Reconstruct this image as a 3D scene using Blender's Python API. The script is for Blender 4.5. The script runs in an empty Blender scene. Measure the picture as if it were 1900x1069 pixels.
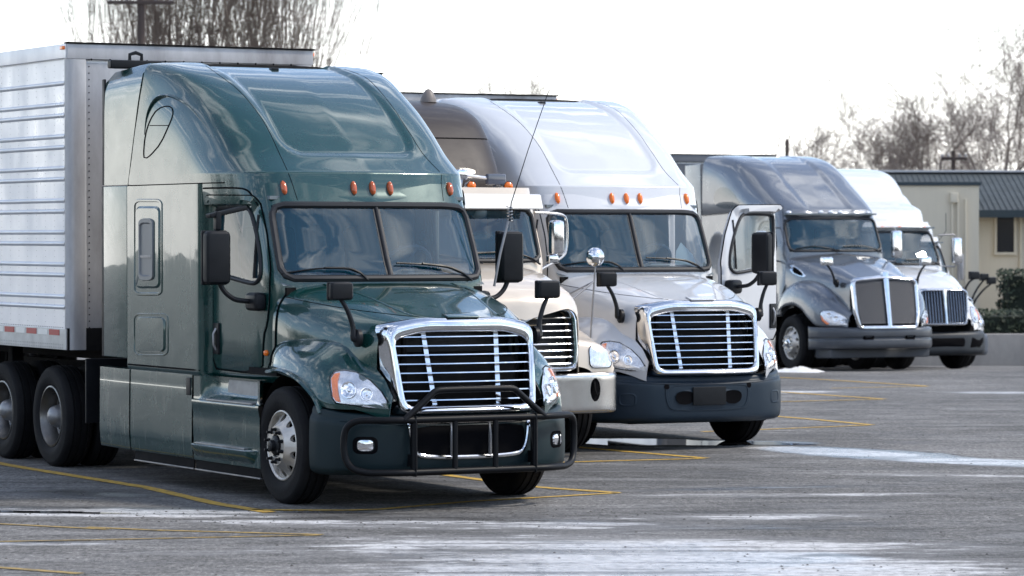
import bpy, bmesh, math, random
import numpy as np
from mathutils import Vector, Matrix
from mathutils.bvhtree import BVHTree

random.seed(7); np.random.seed(7)
SC = bpy.context.scene
COL = SC.collection
R = math.radians

# ------------------------------------------------------------------ camera
F_PX, CAM_H, PITCH, PW, PH = 6285.18, 2.2566, R(-0.85906), 1900, 1069
cam_d = bpy.data.cameras.new('camera')
cam = bpy.data.objects.new('camera', cam_d); COL.objects.link(cam)
cam.location = (0, 0, CAM_H); cam.rotation_euler = (R(90) + PITCH, 0, 0)
cam_d.sensor_width = 36; cam_d.sensor_fit = 'HORIZONTAL'; cam_d.lens = F_PX / PW * 36
cam_d.clip_start = 0.5; cam_d.clip_end = 4000
cam_d.dof.use_dof = True; cam_d.dof.focus_distance = 30.5; cam_d.dof.aperture_fstop = 4.0
SC.camera = cam
SC.view_settings.view_transform = 'Standard'; SC.view_settings.look = 'None'
SC.view_settings.gamma = 1; SC.view_settings.exposure = 0.8
SC.render.film_transparent = False
SC.cycles.use_denoising = True
SC.cycles.max_bounces = 8; SC.cycles.glossy_bounces = 4; SC.cycles.transparent_max_bounces = 12
SC.cycles.sample_clamp_indirect = 6.0

# ------------------------------------------------------------------ sky and sun
SUN_AZ, SUN_EL = 90.0, 47.0        # azimuth from +Y, positive = to the right of the view
world = bpy.data.worlds.new('World'); SC.world = world; world.use_nodes = True
nt = world.node_tree; nt.nodes.clear()
def wn(t, **k):
    n = nt.nodes.new(t)
    for a, b in k.items(): setattr(n, a, b)
    return n
sky = wn('ShaderNodeTexSky', sky_type='NISHITA', sun_disc=False)
sky.sun_elevation = R(SUN_EL); sky.sun_rotation = R(SUN_AZ); sky.air_density = 1.0; sky.dust_density = 0.5; sky.ozone_density = 3.0
tc = wn('ShaderNodeTexCoord')
sx = wn('ShaderNodeSeparateXYZ'); nt.links.new(tc.outputs['Generated'], sx.inputs[0])
def wm(op, a, b=None):
    n = wn('ShaderNodeMath', operation=op)
    for i, v in enumerate((a, b)):
        if v is None: continue
        if isinstance(v, (int, float)): n.inputs[i].default_value = v
        else: nt.links.new(v, n.inputs[i])
    return n.outputs[0]
# clouds lie on a flat layer overhead
den = wm('ADD', wm('MAXIMUM', sx.outputs['Z'], 0.0), 0.16)
cv = wn('ShaderNodeCombineXYZ'); nt.links.new(wm('DIVIDE', sx.outputs['X'], den), cv.inputs[0]); nt.links.new(wm('DIVIDE', sx.outputs['Y'], den), cv.inputs[1])
mp = wn('ShaderNodeMapping'); mp.inputs['Rotation'].default_value = (0, 0, R(35)); mp.inputs['Scale'].default_value = (0.55, 1.7, 1)
nt.links.new(cv.outputs[0], mp.inputs['Vector'])
no = wn('ShaderNodeTexNoise'); no.inputs['Scale'].default_value = 3.6; no.inputs['Detail'].default_value = 8; no.inputs['Roughness'].default_value = 0.6; no.inputs['Distortion'].default_value = 0.7
nt.links.new(mp.outputs['Vector'], no.inputs['Vector'])
cr = wn('ShaderNodeValToRGB'); cr.color_ramp.elements[0].position = 0.51; cr.color_ramp.elements[1].position = 0.70
cr.color_ramp.elements[0].color = (0.03, 0.03, 0.03, 1); cr.color_ramp.elements[1].color = (1, 1, 1, 1)
nt.links.new(no.outputs['Fac'], cr.inputs['Fac'])
# thin haze veil, thicker towards the horizon
hz = wn('ShaderNodeMapRange'); hz.inputs['From Min'].default_value = 0.0; hz.inputs['From Max'].default_value = 0.13; hz.inputs['To Min'].default_value = 0.98; hz.inputs['To Max'].default_value = 0.0
nt.links.new(sx.outputs['Z'], hz.inputs['Value'])
mixc = wn('ShaderNodeMix', data_type='RGBA'); nt.links.new(cr.outputs['Color'], mixc.inputs['Factor'])
nt.links.new(sky.outputs['Color'], mixc.inputs['A']); mixc.inputs['B'].default_value = (15.0, 15.2, 15.5, 1)
mix = wn('ShaderNodeMix', data_type='RGBA'); nt.links.new(hz.outputs[0], mix.inputs['Factor'])
nt.links.new(mixc.outputs['Result'], mix.inputs['A']); mix.inputs['B'].default_value = (14.0, 13.7, 13.2, 1)
bg = wn('ShaderNodeBackground'); bg.inputs['Strength'].default_value = 0.125
nt.links.new(mix.outputs['Result'], bg.inputs['Color'])
wo = wn('ShaderNodeOutputWorld'); nt.links.new(bg.outputs[0], wo.inputs['Surface'])

sun_d = bpy.data.lights.new('sun', 'SUN'); sun_d.energy = 2.2; sun_d.angle = R(8); sun_d.color = (1, 0.92, 0.80)
sun = bpy.data.objects.new('sun', sun_d); COL.objects.link(sun)
sdir = Vector((math.sin(R(SUN_AZ)) * math.cos(R(SUN_EL)), math.cos(R(SUN_AZ)) * math.cos(R(SUN_EL)), math.sin(R(SUN_EL))))
sun.rotation_euler = sdir.to_track_quat('Z', 'Y').to_euler(); sun.location = sdir * 50

# ------------------------------------------------------------------ materials
MATS = {}
def mat(name, col=(0.5, 0.5, 0.5), rough=0.5, metal=0.0, coat=0.0, coat_r=0.04, var=0.0, vscale=6.0, rvar=0.0, bump=0.0, bscale=60.0,
        trans=0.0, emit=None, spec=0.5, stretch=(1, 1, 1), var_col=None, ior=1.45, fleck=0.0, alpha=1.0):
    if name in MATS: return MATS[name]
    m = bpy.data.materials.new(name); m.use_nodes = True; MATS[name] = m
    t = m.node_tree; b = t.nodes['Principled BSDF']; N = t.nodes.new; L = t.links.new
    b.inputs['Base Color'].default_value = (*col, 1); b.inputs['Roughness'].default_value = rough; b.inputs['Metallic'].default_value = metal
    b.inputs['Coat Weight'].default_value = coat; b.inputs['Coat Roughness'].default_value = coat_r
    b.inputs['Transmission Weight'].default_value = trans; b.inputs['Specular IOR Level'].default_value = spec; b.inputs['IOR'].default_value = ior
    b.inputs['Alpha'].default_value = alpha
    if emit: b.inputs['Emission Color'].default_value = (*emit[0], 1); b.inputs['Emission Strength'].default_value = emit[1]
    if var or rvar or bump:
        c = N('ShaderNodeTexCoord'); mpg = N('ShaderNodeMapping'); mpg.inputs['Scale'].default_value = stretch; L(c.outputs['Object'], mpg.inputs['Vector'])
        n = N('ShaderNodeTexNoise'); n.inputs['Scale'].default_value = vscale; n.inputs['Detail'].default_value = 8; n.inputs['Roughness'].default_value = 0.65
        L(mpg.outputs[0], n.inputs['Vector'])
        if var:
            x = N('ShaderNodeMix'); x.data_type = 'RGBA'
            r = N('ShaderNodeMapRange'); r.inputs['From Min'].default_value = 0.35; r.inputs['From Max'].default_value = 0.7; L(n.outputs['Fac'], r.inputs['Value'])
            ml = N('ShaderNodeMath'); ml.operation = 'MULTIPLY'; ml.inputs[1].default_value = var; L(r.outputs[0], ml.inputs[0])
            L(ml.outputs[0], x.inputs['Factor']); x.inputs['A'].default_value = (*col, 1)
            x.inputs['B'].default_value = (*(var_col or tuple(k * 0.4 for k in col)), 1); L(x.outputs['Result'], b.inputs['Base Color'])
        if rvar:
            r2 = N('ShaderNodeMapRange'); r2.inputs['From Min'].default_value = 0.3; r2.inputs['From Max'].default_value = 0.75
            r2.inputs['To Min'].default_value = max(0.02, rough - rvar); r2.inputs['To Max'].default_value = min(1, rough + rvar)
            L(n.outputs['Fac'], r2.inputs['Value']); L(r2.outputs[0], b.inputs['Roughness'])
        if bump:
            n2 = N('ShaderNodeTexNoise'); n2.inputs['Scale'].default_value = bscale; n2.inputs['Detail'].default_value = 3; L(mpg.outputs[0], n2.inputs['Vector'])
            bp = N('ShaderNodeBump'); bp.inputs['Strength'].default_value = bump; bp.inputs['Distance'].default_value = 0.01
            L(n2.outputs['Fac'], bp.inputs['Height']); L(bp.outputs[0], b.inputs['Normal'])
    return m

M_BLACK = mat('black_plastic', (0.006, 0.007, 0.009), 0.42, var=0.5, vscale=9, var_col=(0.010, 0.011, 0.014), rvar=0.1, spec=.25)
M_GASKET = mat('rubber_gasket', (0.010, 0.011, 0.014), 0.5)
M_SEAM = mat('panel_gap', (0.003, 0.003, 0.004), 0.9, spec=.08)
M_DARK = mat('undercarriage', (0.004, 0.004, 0.005), 0.85, var=0.6, vscale=7, var_col=(0.014, 0.013, 0.012), spec=.2)
M_TYRE = mat('tyre_rubber', (0.0045, 0.0045, 0.006), 0.75, var=0.7, vscale=5, var_col=(0.012, 0.012, 0.013), bump=0.25, bscale=50, spec=.22)
M_CHROME = mat('chrome', (0.72, 0.74, 0.77), 0.10, 1.0, var=0.35, vscale=9, var_col=(0.42, 0.43, 0.45), rvar=0.07)
M_ALU = mat('polished_aluminium', (0.62, 0.60, 0.57), 0.28, 1.0, var=0.5, vscale=7, var_col=(0.36, 0.34, 0.32), rvar=0.12)
M_AMBER = mat('amber_lens', (0.75, 0.16, 0.012), 0.18, 0, coat=0.6, emit=((0.8, 0.16, 0.01), 0.05))
M_DAMBER = mat('dark_amber_lens', (0.42, 0.075, 0.012), 0.16, 0, coat=0.8)
M_LENS = mat('clear_lens', (0.95, 0.97, 1.0), 0.03, 0, trans=0.0, alpha=0.10, coat=1.0)
M_REFL = mat('lamp_reflector', (0.80, 0.82, 0.86), 0.10, 1.0)
M_REFW = mat('lamp_housing', (0.78, 0.80, 0.84), 0.20, 0.75, var=.6, vscale=22, var_col=(.35, .37, .42))
M_GLASS = mat('window_glass', (0.001, 0.045, 0.075), 0.02, 0, alpha=0.50, coat=1.0, coat_r=0.01, spec=0.8, ior=1.6)
M_INT = mat('cab_interior', (0.05, 0.065, 0.08), 0.8, var=0.5, vscale=4)
M_INTL = mat('grey_cab_trim', (0.16, 0.19, 0.21), 0.75, var=0.5, vscale=5)
M_RIM = mat('brushed_wheel_alloy', (.58, .55, .51), .46, .85, var=.45, vscale=9, var_col=(.34, .32, .29), rvar=.1)
M_DULL = mat('dull_wheel_alloy', (.20, .195, .19), .35, .9, var=.5, vscale=6, rvar=.1)
M_STEEL = mat('galvanised_steel', (0.30, 0.30, 0.31), 0.45, 0.8, var=0.6, vscale=4, rvar=0.12)
M_MIRROR = mat('mirror_glass', (0.8, 0.82, 0.85), 0.02, 1.0)

def paint(name, col, metal=0.35, rough=0.35, dirt=0.25, dcol=(0.12, 0.12, 0.11)):
    m = mat(name, col, rough, metal, coat=1.0, coat_r=0.035, var=dirt, vscale=3.2, var_col=dcol, rvar=0.08)
    if m.get('film'): return m
    m['film'] = 1; t = m.node_tree; N = t.nodes.new; L = t.links.new; b = t.nodes['Principled BSDF']
    # dried rain streaks and road film low on the body, faint waviness of the panels
    c = N('ShaderNodeTexCoord'); mp_ = N('ShaderNodeMapping'); mp_.inputs['Scale'].default_value = (14, 14, 1.1); L(c.outputs['Object'], mp_.inputs['Vector'])
    n = N('ShaderNodeTexNoise'); n.inputs['Scale'].default_value = 1.6; n.inputs['Detail'].default_value = 7; n.inputs['Roughness'].default_value = .7; L(mp_.outputs[0], n.inputs['Vector'])
    r = N('ShaderNodeMapRange'); r.inputs['From Min'].default_value = .48; r.inputs['From Max'].default_value = .78; L(n.outputs['Fac'], r.inputs['Value'])
    sz = N('ShaderNodeSeparateXYZ'); L(c.outputs['Object'], sz.inputs[0]); h = N('ShaderNodeMapRange'); h.inputs['From Min'].default_value = .25; h.inputs['From Max'].default_value = 1.5; h.inputs['To Min'].default_value = .15; h.inputs['To Max'].default_value = .035; L(sz.outputs['Z'], h.inputs['Value'])
    f = N('ShaderNodeMath'); f.operation = 'MULTIPLY'; L(r.outputs[0], f.inputs[0]); L(h.outputs[0], f.inputs[1])
    old = b.inputs['Base Color'].links[0].from_socket if b.inputs['Base Color'].links else None
    x = N('ShaderNodeMix'); x.data_type = 'RGBA'; L(f.outputs[0], x.inputs['Factor']); k_ = .18 + .82*min(1, sum(col)/1.6); x.inputs['B'].default_value = (.26*k_, .26*k_, .24*k_, 1)
    if old: L(old, x.inputs['A'])
    else: x.inputs['A'].default_value = (*col, 1)
    L(x.outputs['Result'], b.inputs['Base Color'])
    cr_ = N('ShaderNodeMapRange'); cr_.inputs['To Min'].default_value = .02; cr_.inputs['To Max'].default_value = .45; L(f.outputs[0], cr_.inputs['Value']); cr_.inputs['From Max'].default_value = .12;  L(cr_.outputs[0], b.inputs['Coat Roughness'])
    n2 = N('ShaderNodeTexNoise'); n2.inputs['Scale'].default_value = 2.2; n2.inputs['Detail'].default_value = 1; L(c.outputs['Object'], n2.inputs['Vector'])
    bp = N('ShaderNodeBump'); bp.inputs['Strength'].default_value = .35; bp.inputs['Distance'].default_value = .012; L(n2.outputs['Fac'], bp.inputs['Height']); L(bp.outputs[0], b.inputs['Coat Normal'])
    return m

# ------------------------------------------------------------------ object helpers
def link(o, parent=None, label=None, cat=None, group=None, kind=None):
    COL.objects.link(o)
    if parent: o.parent = parent
    if label: o['label'] = label
    if cat: o['category'] = cat
    if group: o['group'] = group
    if kind: o['kind'] = kind
    return o
def empty(name, loc=(0, 0, 0), rz=0, **k):
    o = bpy.data.objects.new(name, None); o.location = loc; o.rotation_euler = (0, 0, rz); o.empty_display_size = 0.3
    return link(o, **k)
def obj(name, V, F, m, parent=None, smooth=True, ang=35, **k):
    me = bpy.data.meshes.new(name); me.from_pydata([tuple(map(float, v)) for v in V], [], [tuple(map(int, f)) for f in F])
    me.validate(); me.materials.append(m)
    if smooth:
        me.shade_smooth(); me.set_sharp_from_angle(angle=R(ang))
    o = bpy.data.objects.new(name, me)
    return link(o, parent, **k)
class MB:
    """collects shapes for ONE part"""
    def __init__(s): s.V = []; s.F = []
    def add(s, V, F):
        b = len(s.V); s.V += [tuple(v) for v in V]; s.F += [tuple(i + b for i in f) for f in F]; return s
    def build(s, name, m, parent=None, **k): return obj(name, s.V, s.F, m, parent, **k)
def grid_faces(nu, nv, cu=False, cv=False, flip=False):
    F = []
    for i in range(nu if cu else nu - 1):
        for j in range(nv if cv else nv - 1):
            a, b, c, d = i * nv + j, ((i + 1) % nu) * nv + j, ((i + 1) % nu) * nv + (j + 1) % nv, i * nv + (j + 1) % nv
            F.append((a, d, c, b) if flip else (a, b, c, d))
    return F
def mono(C, k, axis=0):
    """monotone cubic refinement (k sub-steps) of an array along an axis"""
    C = np.moveaxis(np.asarray(C, float), axis, 0); n = C.shape[0]
    d = np.diff(C, axis=0); m = np.zeros_like(C)
    a, b = d[:-1], d[1:]; same = a * b > 0
    h = np.where(same, 2 * a * b / np.where(same, a + b, 1), 0)
    if n > 2: m[1:-1] = np.where(np.abs(a + b) > 0, h, 0)
    m[0] = d[0]; m[-1] = d[-1]
    out = []
    for i in range(n - 1):
        for s in range(k):
            t = s / k
            out.append((2*t**3-3*t*t+1)*C[i] + (t**3-2*t*t+t)*m[i] + (-2*t**3+3*t*t)*C[i+1] + (t**3-t*t)*m[i+1])
    out.append(C[-1])
    return np.moveaxis(np.array(out), 0, axis)
def chaikin(P, n=2, closed=False):
    P = np.asarray(P, float)
    for _ in range(n):
        if closed:
            Q = np.roll(P, -1, 0); P = np.stack([.75*P+.25*Q, .25*P+.75*Q], 1).reshape(-1, P.shape[1])
        else:
            A, B = P[:-1], P[1:]
            P = np.concatenate([P[:1], np.stack([.75*A+.25*B, .25*A+.75*B], 1).reshape(-1, P.shape[1])[1:-1], P[-1:]])
    return P
def resample(P, n, closed=False):
    P = np.asarray(P, float)
    if closed: P = np.vstack([P, P[:1]])
    s = np.concatenate([[0], np.cumsum(np.linalg.norm(np.diff(P, axis=0), axis=1))])
    t = np.linspace(0, s[-1], n + 1)[:-1] if closed else np.linspace(0, s[-1], n)
    return np.stack([np.interp(t, s, P[:, i]) for i in range(P.shape[1])], 1)
def tube(P, r, n=8, closed=False, cap=True, flat=1.0):
    """swept circle; r may be a list; flat squashes one axis"""
    P = np.asarray(P, float); N = len(P); rr = np.full(N, r) if np.isscalar(r) else np.asarray(r)
    T = np.gradient(P, axis=0) if not closed else np.roll(P, -1, 0) - np.roll(P, 1, 0)
    T /= np.maximum(np.linalg.norm(T, axis=1, keepdims=True), 1e-9)
    up = np.array([0, 0, 1.]) if abs(T[0][2]) < .9 else np.array([1., 0, 0])
    V = []; u = np.cross(T[0], up); u /= np.linalg.norm(u)
    for i in range(N):
        u = u - T[i] * (u @ T[i]); u /= max(np.linalg.norm(u), 1e-9); w = np.cross(T[i], u)
        for k in range(n):
            a = 2 * math.pi * k / n; V.append(P[i] + rr[i] * (math.cos(a) * u + math.sin(a) * w * flat))
    F = grid_faces(N, n, cu=closed, cv=True)
    if cap and not closed: F += [tuple(range(n)), tuple(range((N-1)*n + n-1, (N-1)*n - 1, -1))]
    return V, F
def lathe(prof, n=48, c=(0, 0, 0), axis='y', closed=False, a0=0, a1=2*math.pi):
    """prof: (radius, offset along axis)"""
    V = []; full = abs(a1 - a0 - 2*math.pi) < 1e-6
    for r, h in prof:
        for k in range(n):
            a = a0 + (a1 - a0) * k / (n if full else n - 1); x, z = r * math.cos(a), r * math.sin(a)
            p = {'y': (x, h, z), 'z': (x, z, h), 'x': (h, x, z)}[axis]
            V.append((p[0]+c[0], p[1]+c[1], p[2]+c[2]))
    return V, grid_faces(len(prof), n, cu=closed, cv=full, flip=True)
def box(c, s, bev=0.0, rot=None):
    bm = bmesh.new(); bmesh.ops.create_cube(bm, size=1)
    for v in bm.verts: v.co = Vector((v.co.x*s[0], v.co.y*s[1], v.co.z*s[2]))
    if bev: bmesh.ops.bevel(bm, geom=bm.edges[:], offset=min(bev, min(s)*.45), segments=3, profile=.6, affect='EDGES')
    M = Matrix.Translation(c) @ (rot.to_4x4() if rot else Matrix.Identity(4))
    bm.transform(M); bm.verts.ensure_lookup_table()
    V = [tuple(v.co) for v in bm.verts]; F = [tuple(v.index for v in f.verts) for f in bm.faces]; bm.free(); return V, F
def rrect(w, h, r, n=6, cx=0, cy=0):
    P = []
    for sx, sy, a in ((1, 1, 0), (-1, 1, 90), (-1, -1, 180), (1, -1, 270)):
        for k in range(n + 1):
            t = R(a + 90 * k / n); P.append((cx + sx*(w/2-r) + r*math.cos(t), cy + sy*(h/2-r) + r*math.sin(t)))
    return np.array(P)
def in_poly(P, x, y):
    P = np.asarray(P); x1, y1 = P[:, 0], P[:, 1]; x2, y2 = np.roll(x1, -1), np.roll(y1, -1)
    c = ((y1 > y) != (y2 > y)) & (x < (x2-x1)*(y-y1)/np.where(y2 == y1, 1e-9, y2-y1)+x1)
    return c.sum() % 2 == 1
def rings(L3, caps=True):
    """loops of equal length -> skin"""
    n = len(L3[0]); V = [tuple(p) for l in L3 for p in l]; F = grid_faces(len(L3), n, cv=True)
    if caps: F.append(tuple(range((len(L3)-1)*n, len(L3)*n)))
    return V, F
def mirY(V): return [(v[0], -v[1], v[2]) for v in V]
def mirYF(VF): return mirY(VF[0]), [tuple(reversed(f)) for f in VF[1]]

class Body:
    """surface of a vehicle in its own frame, for laying lamps, seams and panes on it"""
    def __init__(s, pose): s.V = []; s.F = []; s.b = None; s.pose = pose
    def add(s, V, F): k = len(s.V); s.V += [Vector(v) for v in V]; s.F += [tuple(i+k for i in f) for f in F]; s.b = None
    def hit(s, o, d):
        if s.b is None: s.b = BVHTree.FromPolygons(s.V, s.F)
        d = Vector(d).normalized(); l, n, i, q = s.b.ray_cast(Vector(o), d)
        if l is None:
            l, n, i, q = s.b.find_nearest(Vector(o) + d * (Vector(o).length if Vector(o).length > 8 else 2.0))
        if n.dot(d) > 0: n = -n
        return np.array(l), np.array(n)
    def px(s, x, y):
        X, Y, a = s.pose[:3]; k = s.pose[3] if len(s.pose) > 3 else 1.0
        f = np.array([math.sin(a), -math.cos(a), 0]); l = np.array([math.cos(a), math.sin(a), 0]); M = np.array([f, l, [0, 0, 1]])
        cx, cy = (x - PW/2)/F_PX, -(y - PH/2)/F_PX; c, sn = math.cos(PITCH), math.sin(PITCH)
        d = M @ np.array([cx, c - cy*sn, sn + cy*c]); o = M @ (np.array([0, 0, CAM_H]) - np.array([X, Y, s.pose[4] if len(s.pose) > 4 else 0])) / k
        return s.hit(o, d)
    def side(s, x, z, sg=-1): return s.hit((x, sg*4, z), (0, -sg, 0))
    def front(s, y, z): return s.hit((4, y, z), (-1, 0, 0))
    def top(s, x, y): return s.hit((x, y, 8), (0, 0, -1))
def patch(B, fn, poly, levels, close=True):
    """poly: 2D loop laid on body B by fn; levels: (scale about centroid, height off the surface)"""
    poly = np.asarray(poly, float); c = poly.mean(0); L = []
    for f, h in levels:
        l = []
        for p in poly:
            q = c + (p - c) * f; a, n = fn(*q); l.append(a + n * h)
        L.append(l)
    return rings(L, close)
def lay(B, fn, P2, h=0.0): 
    out = []
    for p in P2:
        a, n = fn(*p); out.append(a + n*h)
    return np.array(out)
def inset(P, d):
    """inset a closed 2D loop by d (towards the centroid side)"""
    P = np.asarray(P, float); t = np.roll(P, -1, 0) - np.roll(P, 1, 0); t /= np.maximum(np.linalg.norm(t, axis=1, keepdims=True), 1e-9)
    n = np.stack([-t[:, 1], t[:, 0]], 1); c = P.mean(0)
    s = np.sign(((c - P) * n).sum()); return P + n * d * (s if s else 1)
# ------------------------------------------------------------------ shared vehicle pieces
def polar_loop(poly, c, n):
    P = np.asarray(poly, float); out = []
    for k in range(n):
        a = 2*math.pi*k/n; d = np.array([math.cos(a), math.sin(a)]); best = None
        for i in range(len(P)):
            p, q = P[i]-c, P[(i+1) % len(P)]-c; e = q-p; det = d[0]*(-e[1]) + e[0]*d[1]
            if abs(det) < 1e-12: continue
            t = (p[0]*(-e[1]) + e[0]*p[1])/det; s = (d[0]*p[1]-d[1]*p[0])/det
            if t > 0 and -1e-9 <= s <= 1+1e-9 and (best is None or t > best): best = t
        out.append(c + d*(best if best else 0.01))
    return np.array(out)

def wheel(parent, x, y, sg, kind='steer', r=0.5, w=0.27, seg=56, dual=False, holes=10, rimmat=None, hubmat=None):
    """axis along Y, outer face at y; sg = outward direction"""
    rimmat = rimmat or (M_RIM if kind == 'steer' else M_DULL)
    k = r/0.5; ri = 0.295*k
    prof = [(ri, -w+.02), (ri+.02, -w+.005), (.40*k, -w-.012), (.462*k, -w+.0), (.488*k, -w+.022), (.497*k, -w+.05)]
    for g in (0.25, 0.5, 0.75):
        yy = -w + w*g
        prof += [(.5*k, yy-.012), (.488*k, yy-.009), (.488*k, yy+.009), (.5*k, yy+.012)]
    prof += [(.497*k, -.05), (.488*k, -.022), (.47*k, -.006), (.455*k, .004), (.448*k, .004), (.40*k, .014), (.35*k, .008), (ri+.025, -.006), (ri+.012, -.012), (ri, -.03)]
    def put(mb, VF): 
        V, F = VF; V = [(v[0]+x, y + sg*v[1], v[2]+r*0.99) for v in V]
        mb.add(V, F if sg > 0 else [tuple(reversed(f)) for f in F])
    mb = MB(); put(mb, lathe(prof, seg, closed=True))
    if dual: put(mb, lathe([(a, b-w-.05) for a, b in prof], seg, closed=True))
    T = mb.build('wheel', M_TYRE, parent, ang=40)
    mb = MB()
    if kind == 'steer':
        put(mb, lathe([(ri+.006, -.03), (ri+.004, -.012), (ri-.006, -.008), (ri-.02, -.02), (ri-.028, -.05)], seg))
        # disc with real hand holes
        ra, rb, hr = ri-.028, 0.115*k*1.25, 0.034*k; nh = holes; N = 20
        rm = .235*k
        for h in range(nh):
            a0, a1 = 2*math.pi*h/nh, 2*math.pi*(h+1)/nh; am = (a0+a1)/2
            dep = lambda rr: -.05 + .085*max(0, min(1, (ra-rr)/(ra-.17*k)))**1.4
            def P(rr, a): return (rr*math.cos(a), dep(rr), rr*math.sin(a))
            outer = []
            for i in range(5): outer.append((ra, a0+(a1-a0)*i/5))
            for i in range(5): outer.append((ra+(.17*k-ra)*i/5, a1))
            for i in range(5): outer.append((.17*k, a1+(a0-a1)*i/5))
            for i in range(5): outer.append((.17*k+(ra-.17*k)*i/5, a0))
            V = [P(*q) for q in outer]
            cx, cz = rm*math.cos(am), rm*math.sin(am); st = math.atan2(V[0][2]-cz, V[0][0]-cx)
            sgn = 1
            for i in range(N):
                a = math.atan2(V[i][2]-cz, V[i][0]-cx); p = (cx+hr*math.cos(a), 0, cz+hr*math.sin(a)); V.append((p[0], dep(math.hypot(p[0], p[2])), p[2]))
            for i in range(N): V.append((V[N+i][0], V[N+i][1]-.03, V[N+i][2]))
            put(mb, (V, [(i, (i+1) % N, N+(i+1) % N, N+i) for i in range(N)] + [(N+i, N+(i+1) % N, 2*N+(i+1) % N, 2*N+i) for i in range(N)]))
        put(mb, lathe([(.17*k, .035), (.165*k, .042), (.10*k, .042), (.095*k, .02), (.06*k, .02)], seg))
        mb.build('rim', rimmat, T, ang=30)
        mb = MB(); put(mb, lathe([(ri-.03, -.10), (.0, -.10)], seg)); mb.build('brake_drum', M_SEAM, T)
        mb = MB(); put(mb, lathe([(.085*k, .02), (.085*k, .05), (.072*k, .062), (.05*k, .066), (.045*k, .10), (.03*k, .105), (0, .105)], 24)); mb.build('hub', hubmat or M_BLACK, T)
        for h in range(10):
            a = 2*math.pi*(h+.5)/10; mb = MB()
            V, F = lathe([(.017, .04), (.017, .055), (.013, .058), (.012, .088), (.004, .09), (0, .09)], 8); V = [(v[0]+.137*k*math.cos(a), v[1], v[2]+.137*k*math.sin(a)) for v in V]; put(mb, (V, F)); mb.build('lug_nut', hubmat or M_BLACK, T)
    else:
        put(mb, lathe([(ri+.006, -.03), (ri+.006, -.008), (ri-.008, -.004), (ri-.016, -.02), (ri-.03, -.06), (ri-.045, -.09), (ri-.055, -.15), (.20*k, -.17), (.13*k, -.175)], seg)); mb.build('rim', rimmat, T)
        mb = MB(); put(mb, lathe([(.125*k, -.19), (.125*k, -.11), (.11*k, -.09), (.105*k, -.05), (.085*k, -.01), (.05*k, .012), (0, .018)], 28)); mb.build('hub', M_STEEL, T)
        for h in range(10):
            a = 2*math.pi*(h+.5)/10; mb = MB(); V, F = lathe([(.016, -.18), (.016, -.13), (0, -.13)], 8); V = [(v[0]+.15*k*math.cos(a), v[1], v[2]+.15*k*math.sin(a)) for v in V]; put(mb, (V, F)); mb.build('lug_nut', M_DARK, T)
    return T

def loft_cols(rows, ku, kv):
    """rows of control points for the +Y half (first column on the centre line) -> full mirrored surface"""
    C = mono(mono(np.array(rows, float), ku, 0), kv, 1)
    L = C[:, 1:][:, ::-1].copy(); L[..., 1] *= -1
    G = np.concatenate([L, C], 1); nu, nv = G.shape[:2]
    return G.reshape(-1, 3), grid_faces(nu, nv), G
def half_loft(rows, ku, kv, sg):
    C = mono(mono(np.array(rows, float), ku, 0), kv, 1); C[..., 1] *= sg
    return C.reshape(-1, 3), grid_faces(*C.shape[:2], flip=sg < 0)
def cut(V, F, test):
    V = np.asarray(V); out = []
    for f in F:
        c = V[list(f)].mean(0)
        if not test(c): out.append(f)
    return out

def cap_surface(rows, offs, ys, panel=None, rear=None, ku=7, kv=5):
    """roof fairing built from level slices: rows = (z, x_front, half_width, x_rear)"""
    C = []
    for z, xf, w, xr in rows:
        d = max(xf - xr, .02); sc = min(1.0, d/1.25); l = []
        for o, y in zip(offs, ys): l.append((xf - o*sc, y*w, z))
        l.append((xr + (xf-offs[-1]*sc-xr)*.35, w*(1-(1-ys[-1])*.3), z)); l.append((xr, w, z)); C.append(l)
    V, F, G = loft_cols(C, ku, kv)
    if panel:
        y0, z0, dep, rad = panel; G = G.copy(); nu, nv = G.shape[:2]
        du = np.gradient(G, axis=0); dv = np.gradient(G, axis=1); n = np.cross(du, dv); n /= np.maximum(np.linalg.norm(n, axis=2, keepdims=True), 1e-9)
        ctr = np.array([-3.6, 0, 2.8]); n *= np.sign(((G-ctr)*n).sum(2, keepdims=True))
        qx = np.abs(G[..., 1]) - (y0-rad); qz = (z0+rad) - G[..., 2]
        sd = np.hypot(np.maximum(qx, 0), np.maximum(qz, 0)) + np.minimum(np.maximum(qx, qz), 0) - rad
        t = np.clip((-sd)/.046 + .5, 0, 1); t = t*t*(3-2*t)
        G = G - n*(t*dep)[..., None]; V = G.reshape(-1, 3)
    return V, F

def tube_obj(name, P, r, m, parent, n=8, **k): return obj(name, *tube(P, r, n, **{q: k.pop(q) for q in ('closed', 'flat', 'cap') if q in k}), m, parent, **k)

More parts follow.
